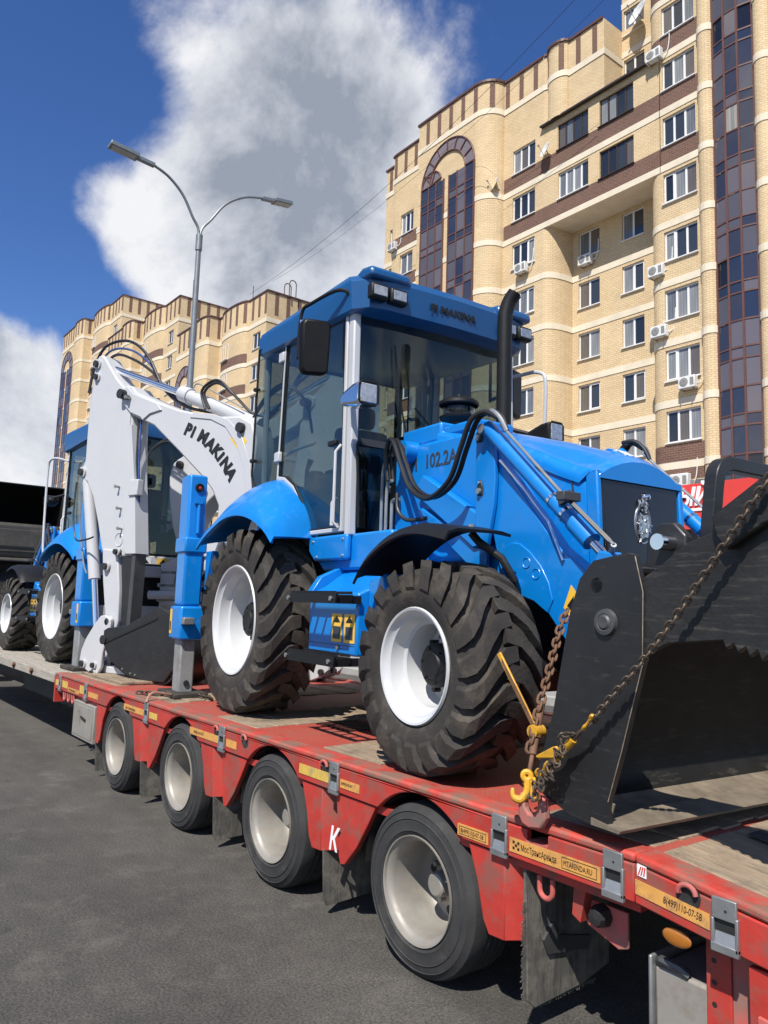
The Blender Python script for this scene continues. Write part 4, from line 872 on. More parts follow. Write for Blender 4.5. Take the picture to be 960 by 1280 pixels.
        MB().box(3.03, 3.085, min(s*.58, s*.70), max(s*.58, s*.70), 1.405, 1.45).build('rod_bracket', ZINC, ir, bevel=.004); MB().bar((2.97, s*.61, 1.42), (3.05, s*.61, 1.44), .03, .05).build('rod_clamp', ZINC, ir)
        MB().tube([(3.33, s*.63, 1.175), (3.29, s*.60, 1.145), (3.24, s*.58, 1.125)], .014, 8).build('rod_end', STEEL, ir)
        MB().tube([(2.44, s*.545, 1.71), (2.63, s*.545, 1.53), (2.82, s*.545, 1.33), (2.89, s*.54, 1.19), (2.92, s*.535, 1.12)], .009, 8).build('hydraulic_pipe', CHROME, ar)
        for k in range(2): MB().tube(smoothpts([(2.38, s*(.58+.03*k), 1.985), (2.46, s*(.60+.03*k), 1.985), (2.53, s*(.61+.02*k), 1.93), (2.57, s*.615, 1.85)], 4), .014, 8).build('hose_fitting', STEEL if k else HOSE, B)
        # hoses and pipes behind the tower
        for k, dy in enumerate((0, .045)):
            MB().tube(smoothpts([(1.33, s*(.54+dy), 1.72), (1.31, s*(.55+dy), 1.90), (1.37, s*(.56+dy), 2.0), (1.46, s*(.58+dy), 1.95), (1.56, s*(.59+dy), 1.80-.01*k), (1.69, s*(.60+dy), 1.63-.01*k), (1.90, s*(.61+dy), 1.545-.012*k), (2.12, s*(.62+dy), 1.62), (2.24, s*(.63+dy), 1.80), (2.33, s*(.63+dy), 1.95), (2.42, s*(.62+dy*.5), 1.985), (2.52, s*(.615+dy*.3), 1.93)], 6), .0165, 10).build('hydraulic_hose', HOSE, B)
        MB().tube(smoothpts([(1.44, s*.58, 1.62), (1.47, s*.59, 1.50), (1.56, s*.57, 1.43), (1.68, s*.50, 1.44)], 5), .014, 10).build('hydraulic_hose', HOSE, B)
        for k, x in enumerate((1.22, 1.28, 1.35)): MB().tube(smoothpts([(x, s*.56, 1.20), (x, s*.56, 1.7-.1*k), (x+.01, s*.56, 1.82-.12*k), (x+.05+.03*k, s*.57, 1.86-.14*k)], 4), .012, 8).build('hydraulic_pipe', STEEL, B)
        MB().lathe([(0, .03), (.045, .03), (.052, .015), (.052, -.05)], (1.37, s*.545, 1.93), (0, s, 0), 20).build('arm_pivot', PINBLACK, B)
        MB().lathe([(0, .0), (.08, 0), (.08, -.12)], (1.37, s*.51, 1.93), (0, s, 0), 24).build('pivot_boss', BLUE, B)
        MB().prism([(1.52, 1.66), (1.60, 1.74), (1.68, 1.70), (2.24, 1.40), (2.26, 1.24), (2.14, 1.22), (1.60, 1.56)], fxz, s*.425, s*.49).build('loader_subframe', BLUE, B, bevel=.012)
        MB().prism([(1.50, 1.50), (1.58, 1.52), (2.24, 1.20), (2.24, 1.10), (2.10, 1.10)], fxz, s*.43, s*.47).build('subframe_brace', BLUE, B, bevel=.012)
    MB().cyl((2.95, -.45, .9), (2.95, .45, .9), .06, 16).build('arm_cross_tube', BLUE, B)
    # ---- loader bucket (clam open)
    bk = MB(); HW = 1.15
    side = [(3.64, 1.03), (3.67, 1.06), (3.83, 1.085), (3.865, 1.075), (3.90, .94), (3.895, .68), (3.80, .36), (3.735, .17), (3.735, .075), (3.66, .078), (3.52, .095), (3.42, .115), (3.385, .15), (3.37, .20), (3.455, .44), (3.55, .86), (3.60, .99)]
    hole = [(3.685+.030*math.cos(q), .965+.030*math.sin(q)) for q in [2.4-2*math.pi*k/14 for k in range(15)]]
    for s in (-1, 1):
        sd_ = MB().prism(side+[(3.64, 1.03)]+hole, fxz, s*HW, s*(HW-.03)).build('bucket_side', BLACKPAINT, B, smooth=0)
        MB().tube([(3.868, s*(HW-.001), 1.07), (3.901, s*(HW-.001), .94), (3.896, s*(HW-.001), .68), (3.80, s*(HW-.001), .36), (3.737, s*(HW-.001), .17)], .0022, 5).build('worn_edge', mat('bare_steel', (.30, .25, .19), .5, metal=.5, var=.4, scale=30), sd_)
        MB().tube([(3.60, s*(HW-.03), .10), (3.72, s*(HW-.028), .09), (3.74, s*(HW-.03), .16)], .006, 6).build('weld_bead', BUCKETFLOOR, sd_)
    prof = smoothpts([(3.76, .075, 0), (3.60, .085, 0), (3.48, .105, 0), (3.41, .16, 0), (3.415, .30, 0), (3.50, .55, 0), (3.58, .80, 0), (3.655, 1.0, 0), (3.70, 1.045, 0)], 4)
    def sheet(pp, hw, th, flip=False):
        rows = [[(p.x, y, p.y) for y in (-hw, -hw/3, hw/3, hw)] for p in pp]
        return MB().solid(rows[::-1] if flip else rows, th)
    sheet(prof[:9], HW-.031, .02).build('bucket_floor', BUCKETFLOOR, B); sheet(prof[8:], HW-.031, .02).build('bucket_back', mat('bucket_inner', (.010, .0095, .009), .6, var=.4, dirt=(.05, .044, .036), dirt_amt=.25, dirt_scale=4, dstreak=(3, 1.2, 8), spec=.3), B)
    MB().prism([(3.66, .072), (3.79, .070), (3.80, .082), (3.66, .098)], fxz, -HW-.005, HW+.005).build('cutting_edge', BUCKETFLOOR, B)
    for s in (-1, 1):
        # bolt of the clam pivot
        cb = MB().lathe([(0, .02), (.022, .022), (.03, .016), (.034, .018), (.048, .016), (.052, 0)], (3.735, s*HW, .825), (0, s, 0), 6 if False else 20).build('pivot_bolt', ZINC, B)
        # raised clam side with serrated grab edge
        teeth = []
        for k in range(7):
            x = 4.46-k*.040; teeth += [(x, .695+.01*k), (x-.012, .735+.008*k)]
        clam = [(3.72, .80), (3.80, .70), (3.90, .715), (4.0, .76), (4.13, .775)]+teeth[::-1]+[(4.56, .70), (4.72, .80), (4.86, .98), (4.90, 1.16), (4.86, 1.34), (4.76, 1.44), (4.60, 1.42), (4.40, 1.27), (4.18, 1.14), (4.08, 1.11), (3.98, 1.04), (3.86, .97), (3.76, .93)]
        cl = MB().prism(clam, fxz, s*(HW-.008), s*(HW-.034)).build('clam_side', WORN, B, bevel=.004)
        MB().prism([(4.20, 1.19), (4.40, 1.315), (4.60, 1.43), (4.74, 1.43), (4.70, 1.25), (4.50, 1.19), (4.38, 1.15), (4.25, 1.075), (4.215, 1.12)], fxz, s*(HW-.006), s*(HW+.03)).build('clam_flange', WORN, cl, bevel=.008)
        MB().prism([(3.48, 1.0), (3.50, 1.20), (3.56, 1.26), (3.64, 1.26), (3.70, 1.20), (3.70, 1.0)], fxz, s*.56, s*.61).build('coupler_ear', BLACKPAINT, B, bevel=.01)
        MB().cyl((3.62, s*.50, 1.17), (3.62, s*.70, 1.17), .035, 18).build('coupler_pin', CHROME, B)
        MB().prism([(3.40, .55), (3.50, .95), (3.58, 1.10), (3.30, 1.02), (3.22, .80), (3.30, .58)], fxz, s*.44, s*.47).build('bucket_bracket', BLACKPAINT, B, bevel=.01)
    cp = smoothpts([(4.60, 1.45, 0), (4.76, 1.43, 0), (4.86, 1.32, 0), (4.89, 1.15, 0), (4.84, .97, 0), (4.70, .79, 0), (4.56, .70, 0)], 4)
    sheet(cp, HW-.036, .02).build('clam_shell', WORN, B)
    hp = [(3.68, -.44, 1.02), (3.695, -.40, 1.42), (3.70, -.39, 1.49), (3.70, -.355, 1.53), (3.70, -.30, 1.545), (3.70, .30, 1.545), (3.70, .355, 1.53), (3.70, .39, 1.49), (3.695, .40, 1.42), (3.68, .44, 1.02)]
    m = MB()
    m.tube([hp[0], hp[1]]+smoothpts(hp[1:5], 3)[1:]+smoothpts(hp[5:9], 3)+[hp[9]], .045, 4, ph=math.pi/4)
    m.build('spill_guard', BLACKPAINT, B, bevel=.006)
    MB().prism([(3.66, 1.055), (3.80, 1.035), (3.80, 1.02), (3.66, 1.04)], fxz, -HW+.03, HW-.03).build('bucket_lip', BLACKPAINT, B)

    # ---- stabilisers and rear frame
    for s in (-1, 1):
        col = MB().box(-1.285, -1.05, min(s*1.01, s*1.185), max(s*1.01, s*1.185), .80, 2.0).build('stabiliser_column', BLUE, B, bevel=.022)
        MB().box(-1.31, -1.03, min(s*.99, s*1.20), max(s*.99, s*1.20), 1.28, 1.42).build('column_collar', BLUE, col, bevel=.015)
        MB().box(-1.325, -1.02, min(s*.985, s*1.205), max(s*.985, s*1.205), .50, .80).build('column_foot', BLUE, col, bevel=.02)
        MB().box(-1.03, -.86, min(s*.80, s*1.0), max(s*.80, s*1.0), .95, 1.30).build('column_bracket', BLUE, col, bevel=.01)
        lg = MB().box(-1.262, -1.075, min(s*1.03, s*1.165), max(s*1.03, s*1.165), .03, .55).build('stabiliser_leg', LEGSTEEL, B, bevel=.015)
        MB().box(-1.40, -.92, min(s*.94, s*1.25), max(s*.94, s*1.25), .0, .045).build('foot_pad', RUBBER, lg, bevel=.008); MB().cyl((-1.06, s*1.10, .12), (-1.072, s*1.10, .12), .025, 14).build('leg_hole', PINBLACK, lg)
        lb = MB().box(-1.296, -1.245, min(s*1.206, s*1.209), max(s*1.206, s*1.209), .55, .77).build('warning_label', STICKER, col); MB().box(-1.285, -1.256, min(s*1.2095, s*1.2105), max(s*1.2095, s*1.2105), .58, .66).build('label_print', INK, lb)
        tl = MB().lathe([(0, .012), (.026, .012), (.03, .02), (.038, .018), (.042, 0)], (-1.049, s*1.09, 1.88), (1, 0, 0), 20).build('tail_lamp', BLACK, col); MB().lathe([(0, .014), (.014, .012)], (-1.047, s*1.09, 1.88), (1, 0, 0), 12).build('lens', INKR, tl)
        MB().box(-1.05, -1.01, min(s*1.06, s*1.13), max(s*1.06, s*1.13), 1.73, 1.78).build('lamp_bracket', BLUE, col); MB().cyl((-1.03, s*1.09, 1.72), (-1.03, s*1.09, 1.46), .018, 8).build('wiring_conduit', BLUE, col)
        MB().box(-1.019, -.94, min(s*1.10, s*1.20), max(s*1.10, s*1.20), .64, .70).build('clamp_block', STEEL, col, bevel=.006)
        tp = MB().box(-1.325, -1.3255, min(s*.80, s*.98), max(s*.80, s*.98), .95, 1.3)
    for z in (.62, 1.12): MB().box(-1.20, -1.06, -1.0, 1.0, z, z+.14).build('slide_rail', WHITE, B, bevel=.012)
    MB().box(-1.05, -.80, -.95, .95, .55, 1.26).build('rear_frame', BLACKPAINT, B, bevel=.02)
    # ---- backhoe in its own slewed plane: s runs out from the swing post, w across
    th = math.radians(slew); ux = Vector((-math.cos(th), -math.sin(th), 0)); wy = Vector((-math.sin(th), math.cos(th), 0)); wy = wy if wy.y > 0 else -wy
    o0 = Vector((A[0], A[1], 0))
    K = lambda s_, z, w=0.0: o0+ux*s_+wy*w+Vector((0, 0, z))
    fk = lambda p, q, t: tuple(K(p, q, t))
    # swing post and castings
    sw = MB()
    sw.prism([(-.05, .62), (-.05, 1.30), (.12, 1.34), (.42, 1.50), (.62, 1.42), (.66, 1.20), (.50, 1.05), (.34, .98), (.30, .66), (.16, .60)], fk, .02, .08)
    sw.prism([(-.05, .62), (-.05, 1.30), (.12, 1.34), (.42, 1.50), (.62, 1.42), (.66, 1.20), (.50, 1.05), (.34, .98), (.30, .66), (.16, .60)], fk, .24, .30)
    for z in (.66, .82, 1.0, 1.16): sw.prism([(-.10, z), (.28, z), (.28, z+.055), (-.10, z+.055)], fk, .02, .30)
    swp = sw.build('swing_post', WHITE, B, bevel=.012)
    MB().cyl(K(.46, 1.27, -.005), K(.46, 1.27, .325), .045, 18).build('pin', PINBLACK, swp)
    text('emblem', 'π', .15, K(.24, .84, .0185), -ux, (0, 0, 1), BLUE, swp, .001, shear=.2)
    for k, (z, dy) in enumerate(((.74, -.16), (.90, .44))):
        MB().cyl(K(-.08, z, dy), K(.40, z+.01, .10 if k == 0 else .2), .055, 14).build('swing_cylinder', WHITE, swp); MB().lathe([(0, -.06), (.07, -.06), (.07, .06), (0, .06)], K(.42, z, .14), (0, 0, 1), 16).build('cylinder_eye', WHITE, swp)
    for k in range(7):
        MB().tube(smoothpts([K(-.05, 1.0+.035*k, .03+.03*k), K(.25, .96+.03*k, -.06+.05*k), K(.55, 1.08+.03*k, .0+.03*k), K(.60, 1.5, .06+.03*k)], 4), .016, 8).build('hydraulic_hose', HOSE, swp)
    # boom (curved box)
    up_ = [(2.20, 3.235), (2.10, 3.28), (2.0, 3.255), (1.916, 3.173), (1.55, 3.02), (1.154, 2.875), (.80, 2.785), (.491, 2.72), (.20, 2.69), (.02, 2.60), (-.04, 2.42), (-.02, 2.15), (.06, 1.80), (.22, 1.42), (.36, 1.24), (.48, 1.20), (.56, 1.26)]
    lo_ = [(.54, 1.34), (.46, 1.55), (.45, 1.80), (.55, 1.96), (.68, 2.085), (.90, 2.25), (1.12, 2.42), (1.34, 2.58), (1.556, 2.74), (1.80, 2.84), (1.965, 2.91), (2.10, 3.04), (2.20, 3.13)]
    bm = MB().prism(up_+lo_, fk, 0, .27).build('boom', WHITE, B, bevel=.022)
    # doubler plate near the nose
    MB().prism([(2.17, 3.18), (2.05, 3.245), (1.93, 3.15), (1.50, 2.985), (1.42, 2.90), (1.62, 2.88), (1.74, 2.82), (1.78, 2.86), (1.98, 2.94), (2.14, 3.08)], fk, -.018, -.001).build('boom_doubler', WHITE, bm, bevel=.012)
    MB().prism([(.95, 2.76), (.62, 2.70), (.40, 2.60), (.22, 2.40), (.10, 2.15), (.02, 1.75), (-.06, 1.75), (.02, 2.2), (.16, 2.50), (.36, 2.67), (.60, 2.755), (.90, 2.81)], fk, -.010, -.001).build('boom_edge_plate', WHITE, bm, bevel=.006)
    # lettering following the boom's curve
    path = smoothpts([(1.04, 2.60, 0), (.80, 2.50, 0), (.56, 2.33, 0), (.38, 2.14, 0), (.26, 1.95, 0), (.20, 1.76, 0)], 12)
    dist = [0]
    for a, b in zip(path, path[1:]): dist.append(dist[-1]+(b-a).length)
    def at(d):
        for i in range(len(dist)-1):
            if dist[i+1] >= d: t = (d-dist[i])/(dist[i+1]-dist[i]); return path[i].lerp(path[i+1], t), (path[i+1]-path[i]).normalized()
        return path[-1], (path[-1]-path[-2]).normalized()
    d = .0; letters = []
    for ch, adv in (('P', .118), ('i', .065), (' ', .05), ('M', .15), ('A', .125), ('K', .125), ('i', .065), ('N', .135), ('A', .12)):
        if ch != ' ':
            p, t = at(d); ud = ux*t.x+Vector((0, 0, t.y)); nn = (Vector((0, 0, 1))-ud*ud.z).normalized()
            letters.append(text('lettering', ch, .175, K(p.x, p.y, -.0035), ud, nn, INK, None, .0012, shear=.15, bold=.010, sx=1.02))
        d += adv
    lm = MB()
    for q in letters: lm.add([v.co for v in q.data.vertices], [tuple(f.vertices) for f in q.data.polygons]); bpy.data.objects.remove(q)
    lm.build('lettering', INK, bm, smooth=0)
    MB().cyl(K(2.106, 3.162, -.085), K(2.106, 3.162, .36), .055, 20).build('boom_pin', PINBLACK, bm)
    MB().bar(K(2.09, 3.15, -.055), K(1.975, 3.10, -.055), .03, .05).build('pin_lock', PINBLACK, bm); MB().cyl(K(1.985, 3.105, -.09), K(1.985, 3.105, -.02), .02, 10).build('lock_bolt', STEEL, bm)
    MB().prism([(.20, 2.30), (.34, 2.44), (.24, 2.53), (.10, 2.39)], lambda p, q, t: fk(p-.02, q+.03, t), -.0025, -.0005).build('warning_label', STICKER, bm)
    MB().cyl(K(.16, 2.56, -.05), K(.16, 2.56, .32), .05, 16).build('boom_pin', PINBLACK, bm)
    # dipper
    dip = [(2.721, 3.735), (2.66, 3.74), (2.60, 3.70), (2.43, 3.51), (2.33, 3.40), (2.20, 3.29), (2.06, 3.20), (1.99, 3.10), (1.985, 2.95), (1.965, 2.6), (1.90, 2.0), (1.80, 1.36), (1.79, 1.32), (2.06, 1.30), (2.34, 1.33), (2.39, 1.42), (2.49, 1.70), (2.63, 2.02), (2.77, 2.20), (2.90, 2.27), (2.905, 2.37), (2.84, 2.47), (2.845, 2.9), (2.83, 3.25), (2.80, 3.52), (2.78, 3.68)]
    dp_ = MB().prism(dip, fk, .02, .25).build('dipper', WHITE, B, bevel=.02)
    MB().prism([(2.26, 3.26), (2.06, 3.19), (2.0, 3.10), (2.0, 2.90), (1.98, 2.5), (1.91, 1.9), (1.82, 1.35), (1.93, 1.34), (2.04, 1.95), (2.12, 2.5), (2.17, 3.0), (2.20, 3.18)], fk, .006, .019).build('dipper_flange', WHITE, dp_, bevel=.008)
    MB().prism([(1.955, 2.80), (1.985, 2.80), (1.90, 1.34), (1.72, 1.34), (1.80, 2.0)], fk, .0, .17).build('dipper_web', WHITE, dp_)
    for (s_, z, r) in ((2.72, 3.63, .04), (2.707, 3.47, .034), (2.86, 2.325, .042)):
        MB().cyl(K(s_, z, -.03), K(s_, z, .29), r, 18).build('pin', PINBLACK, dp_); MB().lathe([(r, .0), (r*1.6, .0), (r*1.6, .02), (r, .02)], K(s_, z, .019), -wy, 20).build('pin_boss', WHITE, dp_)
    for (s_, z) in ((2.12, 2.10), (2.06, 1.85), (2.02, 1.62)): MB().cyl(K(s_, z, -.035), K(s_, z, .03), .013, 10).build('step_peg', STEEL, dp_); MB().lathe([(0, .0), (.02, 0), (.02, .01), (0, .01)], K(s_, z, -.043), wy, 12).build('peg_head', STEEL, dp_)
    MB().tube([K(2.06+.07*math.cos(a), 1.50+.075*math.sin(a), .018) for a in [2*math.pi*k/24 for k in range(24)]], .005, 6, True).build('cover_ring', WHITE, dp_)
    # lower arm (extension stick)
    la = MB().prism([(2.33, 1.40), (2.05, 1.38), (1.97, .95), (1.95, .60), (1.99, .46), (2.09, .46), (2.18, .62), (2.28, 1.05)], fk, .0, .18).build('extension_stick', WHITE, B, bevel=.012)
    MB().prism([(2.03, 1.38), (1.80, 1.38), (1.82, .52), (1.93, .46), (1.96, .95)], fk, .03, .15).build('stick_back', BLACKPAINT, la, bevel=.01); MB().prism([(1.80, 1.38), (1.74, 1.38), (1.76, .50), (1.82, .50)], fk, .02, .16).build('stick_strip', ZINC, la)
    for (s_, z, r) in ((2.198, 1.20, .036), (2.064, .591, .04), (2.02, 1.36, .03)): MB().cyl(K(s_, z, -.06), K(s_, z, .24), r, 18).build('pin', PINBLACK, la); MB().lathe([(r, 0), (r*1.55, 0), (r*1.55, .02), (r, .02)], K(s_, z, -.012), -wy, 20).build('pin_boss', WHITE, la)
    # bucket links
    for w in (-.06, .20):
        lk = MB().prism([(2.10, .66), (2.00, .62), (1.99, .53), (2.05, .40), (2.10, .25), (2.11, .09), (2.18, .0), (2.26, -.0), (2.42, .06), (2.52, .14), (2.50, .26), (2.42, .40), (2.28, .56), (2.18, .65)], fk, w, w+.04).build('bucket_link', WHITE, B, bevel=.01)
        for (s_, z, r) in ((2.43, .115, .034), (2.22, .11, .028), (2.23, .0245, .030)): MB().cyl(K(s_, z, w-.045), K(s_, z, w+.07), r, 16).build('pin', PINBLACK, lk); MB().lathe([(r, 0), (r*1.5, 0), (r*1.5, .02), (r, .02)], K(s_, z, w-.001), -wy, 18).build('pin_boss', WHITE, lk)
    MB().prism([(2.30, .02), (1.72, .03), (1.70, .10), (2.30, .10)], fk, .02, .14).build('tipping_link', WHITE, B, bevel=.012)
    # digging bucket
    bs = [(2.0, .50), (1.93, .53), (1.62, .56), (1.10, .78), (.86, .70), (.74, .45), (.78, .20), (.95, .03), (1.25, .02), (1.55, .06), (1.86, .20), (2.0, .36)]
    for w in (-.13, .35): MB().prism(bs, fk, w, w+.025).build('digging_bucket_side', BLACKPAINT, B, bevel=.008)
    inner_ = smoothpts([(1.10, .78, 0), (.86, .70, 0), (.74, .45, 0), (.78, .20, 0), (.95, .03, 0), (1.25, .02, 0), (1.55, .06, 0), (1.86, .20, 0), (2.0, .36, 0)], 4)
    MB().solid([[K(p.x, p.y, w) for w in (-.105, .12, .35)] for p in inner_], .02).build('digging_bucket_shell', BLACKPAINT, B)
    MB().bar(K(1.96, .37, -.135), K(1.10, .66, -.135), .008, .02).build('bucket_rib', INK, B)
    for (s_, z) in ((1.62, .085), (1.48, .05), (1.40, .04)): MB().cyl(K(s_, z+.03, -.14), K(s_, z+.03, -.128), .01, 8).build('edge_bolt', STEEL, B)
    MB().cyl(K(1.985, .40, -.15), K(1.985, .40, .40), .05, 14).build('bucket_pin', PINBLACK, B)
    # cylinders
    c1 = MB().cyl(K(1.20, 3.07, .13), K(.02, 2.60, .13), .075, 18).build('dipper_cylinder', WHITE, B); MB().cyl(K(2.70, 3.63, .13), K(1.20, 3.07, .13), .042, 14).build('cylinder_rod', CHROME, c1); MB().cyl(K(1.26, 3.095, .13), K(1.12, 3.04, .13), .088, 18).build('cylinder_head', WHITE, c1)
    MB().tube(smoothpts([K(1.0, 3.10, .06), K(.9, 3.13, .05), K(.5, 2.93, .04), K(.2, 2.78, .03)], 4), .008, 6).build('cylinder_pipe', STEEL, c1)
    c2 = MB().cyl(K(2.86, 2.32, .085), K(2.56, 1.06, .085), .068, 18).build('bucket_cylinder', WHITE, B); MB().cyl(K(2.56, 1.06, .085), K(2.40, .20, .085), .038, 14).build('cylinder_rod', CHROME, c2); MB().tube([K(2.86, 2.1, .0), K(2.78, 1.6, -.01), K(2.66, 1.2, -.0), K(2.60, 1.12, .0)], .008, 6).build('cylinder_pipe', STEEL, c2)
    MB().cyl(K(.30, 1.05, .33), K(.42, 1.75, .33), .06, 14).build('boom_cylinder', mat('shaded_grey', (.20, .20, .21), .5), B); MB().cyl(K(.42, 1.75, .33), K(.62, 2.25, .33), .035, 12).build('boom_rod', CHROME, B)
    # hoses over the boom nose
    for k in range(3):
        MB().tube(smoothpts([K(2.87, 3.30, .02+.05*k), K(2.84, 3.62, .05+.05*k), K(2.66-.04*k, 3.86-.05*k, .07+.04*k), K(2.25, 3.86-.10*k, .10+.03*k), K(1.90, 3.62-.08*k, .12+.03*k), K(1.60, 3.20, .14+.02*k), K(1.25, 2.96, .18+.02*k), K(.7, 2.82, .20)], 6), .017 if k != 1 else .013, 8).build('hydraulic_hose', HOSE if k != 1 else BLUEHOSE, B)
    for k in range(2):
        MB().tube(smoothpts([K(.72+.06*k, 2.84, .05), K(.80+.04*k, 3.02+.03*k, .04), K(.62, 3.10+.03*k, .05), K(.38, 2.95, .06), K(.15, 2.74, .10), K(-.02, 2.66, .14)], 6), .015, 8).build('hydraulic_hose', HOSE, B)
        MB().tube(smoothpts([K(.10, 2.66, .08), K(-.06, 2.82+.04*k, .08), K(-.30, 2.94+.03*k, .10), K(-.48, 2.80, .2), K(-.5, 2.5, .3)], 6), .014, 8).build('hydraulic_hose', HOSE, B)
        MB().tube([K(1.90-.05*k, 2.86, .05), K(1.87-.04*k, 2.4, .04), K(1.80-.03*k, 1.9, .04)], .012, 8).build('hydraulic_pipe', BLUEHOSE if k else HOSE, B)
    vb = MB().prism([(1.74, 1.98), (1.90, 1.98), (1.90, 2.16), (1.74, 2.16)], fk, -.02, .06).build('hose_clamp_box', WHITE, B, bevel=.01)
    MB().tube(smoothpts([K(2.9, 2.2, -.03), K(2.86, 1.8, -.06), K(2.75, 1.52, -.08), K(2.55, 1.50, -.09), K(2.40, 1.53, -.08)], 5), .010, 8).build('hydraulic_hose', HOSE, B)

YM = R(-4.8); fxv = Vector((math.cos(YM), math.sin(YM), 0)); lfv = Vector((-math.sin(YM), math.cos(YM), 0))
ORG = Vector((-2.50928, 1.41607, DZ))
L1 = thing('backhoe_loader', 'blue backhoe loader on the red trailer with its black front bucket over the sloping tail', 'backhoe loader', ORG, YM, 'backhoe loaders on the trailer')
loader(L1)
L2 = thing('backhoe_loader', 'blue backhoe loader on the grey plank deck, back to back with the other', 'backhoe loader', (-7.74, 1.42, DZ), math.pi+R(1.2), 'backhoe loaders on the trailer')
loader(L2, A=(-1.15, -.10), slew=21.0, left_mirror=False)
def L(p): return ORG+fxv*p[0]+lfv*p[1]+Vector((0, 0, p[2]))
# ------------------------------------------------------------------ chains and load binders
def hit(px, py, axis, v):
    d = ray(px, py); i = 'xyz'.index(axis); return CAM+d*((v-CAM[i])/d[i])
def chain(name, label, pts, pitch, wd, t, m, group=None):
    ln = MB(); a = pitch*.5+t*.9; b = wd
    oval = [(math.copysign(max(0, a-b), math.cos(q))+b*math.cos(q), b*math.sin(q), 0) for q in [2*math.pi*k/14 for k in range(14)]]
    ln.tube(oval, t, 6, True); me = ln.mesh('link', m)
    P = [Vector(p) for p in pts]; e = thing(name, label, 'chain', P[0], 0, group)
    path = smoothpts(P, 16); acc = 0.0; nxt = 0.0; k = 0; rnd = random.Random(len(pts))
    for p, q in zip(path, path[1:]):
        l = (q-p).length
        while nxt <= acc+l:
            c = p.lerp(q, (nxt-acc)/l); rot = (q-p).normalized().to_track_quat('X', 'Z').to_matrix().to_4x4() @ Matrix.Rotation((math.pi/2 if k % 2 else 0)+.7+rnd.uniform(-.15, .15), 4, 'X')
            o = link('link', me, e); o.matrix_local = Matrix.Translation(c-P[0]) @ rot; nxt += pitch; k += 1
        acc += l
    return e
SHK = L((3.355, -1.175, .075))
chain('lashing_chain', 'dark steel chain running up across the black bucket to its top', [L((3.705, -1.205, .449)), L((3.78, -1.21, .531)), L((3.938, -1.21, .69)), L((4.10, -1.21, .879)), L((4.25, -1.212, 1.066)), L((4.418, -1.215, 1.28)), L((4.60, -1.20, 1.50))], .027, .0115, .0045, CHAINM)
chain('lashing_chain', 'rusty chain rising behind the bucket from the trailer shackle to the loader arm', [L((3.30, -1.12, .29)), L((3.28, -1.06, .42)), L((3.24, -.95, .60)), L((3.19, -.84, .76)), L((3.16, -.76, .86))], .036, .016, .0065, RUST)
chain('chain_slack', 'tangled slack chain hanging round the yellow load binder', [L((3.63, -1.225, .40)), L((3.585, -1.235, .385)), L((3.60, -1.24, .33)), L((3.555, -1.235, .33)), L((3.575, -1.24, .28)), L((3.52, -1.23, .275)), L((3.54, -1.235, .22)), L((3.47, -1.22, .225)), L((3.48, -1.235, .17)), L((3.42, -1.21, .175)), L((3.43, -1.22, .12)), L((3.37, -1.19, .12))], .024, .0105, .004, CHAINM)
def hook(e, c, d, side, sc, m=YELLOW, th=1.4):
    """grab hook: eye + curved claw, along d from c"""
    c = Vector(c); d = Vector(d).normalized(); s_ = Vector(side).normalized()
    pts = [c+d*(.00*sc), c+d*(.04*sc), c+d*(.075*sc)+s_*(.012*sc), c+d*(.10*sc)+s_*(.04*sc), c+d*(.085*sc)+s_*(.072*sc), c+d*(.045*sc)+s_*(.075*sc)]
    MB().tube(smoothpts(pts, 4), [q*sc*th for q in [.012]*8+[.013]*8+[.010, .009, .008, .007, .005]], 10).build('hook', m, e)
    MB().tube([c-d*.018*sc+(d*math.cos(a)+s_*math.sin(a))*.02*sc for a in [2*math.pi*k/14 for k in range(14)]], .010*sc*th, 8, True).build('hook_eye', m, e)
lb = thing('load_binder', 'yellow load binder with short handle tensioning the chain over the bucket', 'load binder', (0, 0, 0))
a, b = L((3.415, -1.20, .185)), L((3.70, -1.215, .45)); dv = (b-a).normalized(); sv = Vector((0, -1, 0)).cross(dv)
MB().cyl(a.lerp(b, .36), a.lerp(b, .74), .0155, 12).build('barrel', YELLOW, lb); MB().cyl(a.lerp(b, .22), a.lerp(b, .36), .009, 8).build('screw', CHAINM, lb); MB().cyl(a.lerp(b, .74), a.lerp(b, .88), .009, 8).build('screw', CHAINM, lb)
MB().prism([(0, -.028), (.02, -.028), (.125, -.008), (.135, 0), (.125, .008), (.02, .028), (0, .028)], lambda p, q, t: a.lerp(b, .56)-dv*(p*.92+.01)+sv*(p*.42+q*.9)+Vector((0, t-.014, 0)), -.007, .007).build('handle', YELLOW, lb, bevel=.004)
hook(lb, a.lerp(b, .95), dv, (.4, -.3, .6), .42); hook(lb, a.lerp(b, .16), -dv, (0, -.5, .8), .42)
for c in (a.lerp(b, .26),): MB().tube([c+(dv*math.cos(q)+Vector((0, -.6, .8))*math.sin(q)*.7)*.026 for q in [2*math.pi*k/14 for k in range(14)]], .0075, 8, True).build('ring', YELLOW, lb)
hk = thing('grab_hook', 'large yellow clevis hook caught in the lifted red shackle', 'hook', (0, 0, 0))
c = L((3.33, -1.165, .20)); hook(hk, c-Vector((0, 0, .03)), (.15, -.1, -1), (-.75, -.65, .0), .80, th=1.55); hook(hk, L((3.40, -1.20, .17)), (-.1, -.1, -1), (.9, -.2, 0), .55, th=1.4)
rb = thing('load_binder', 'rusty ratchet load binder with long yellow handle beside the front tyre', 'load binder', (0, 0, 0))
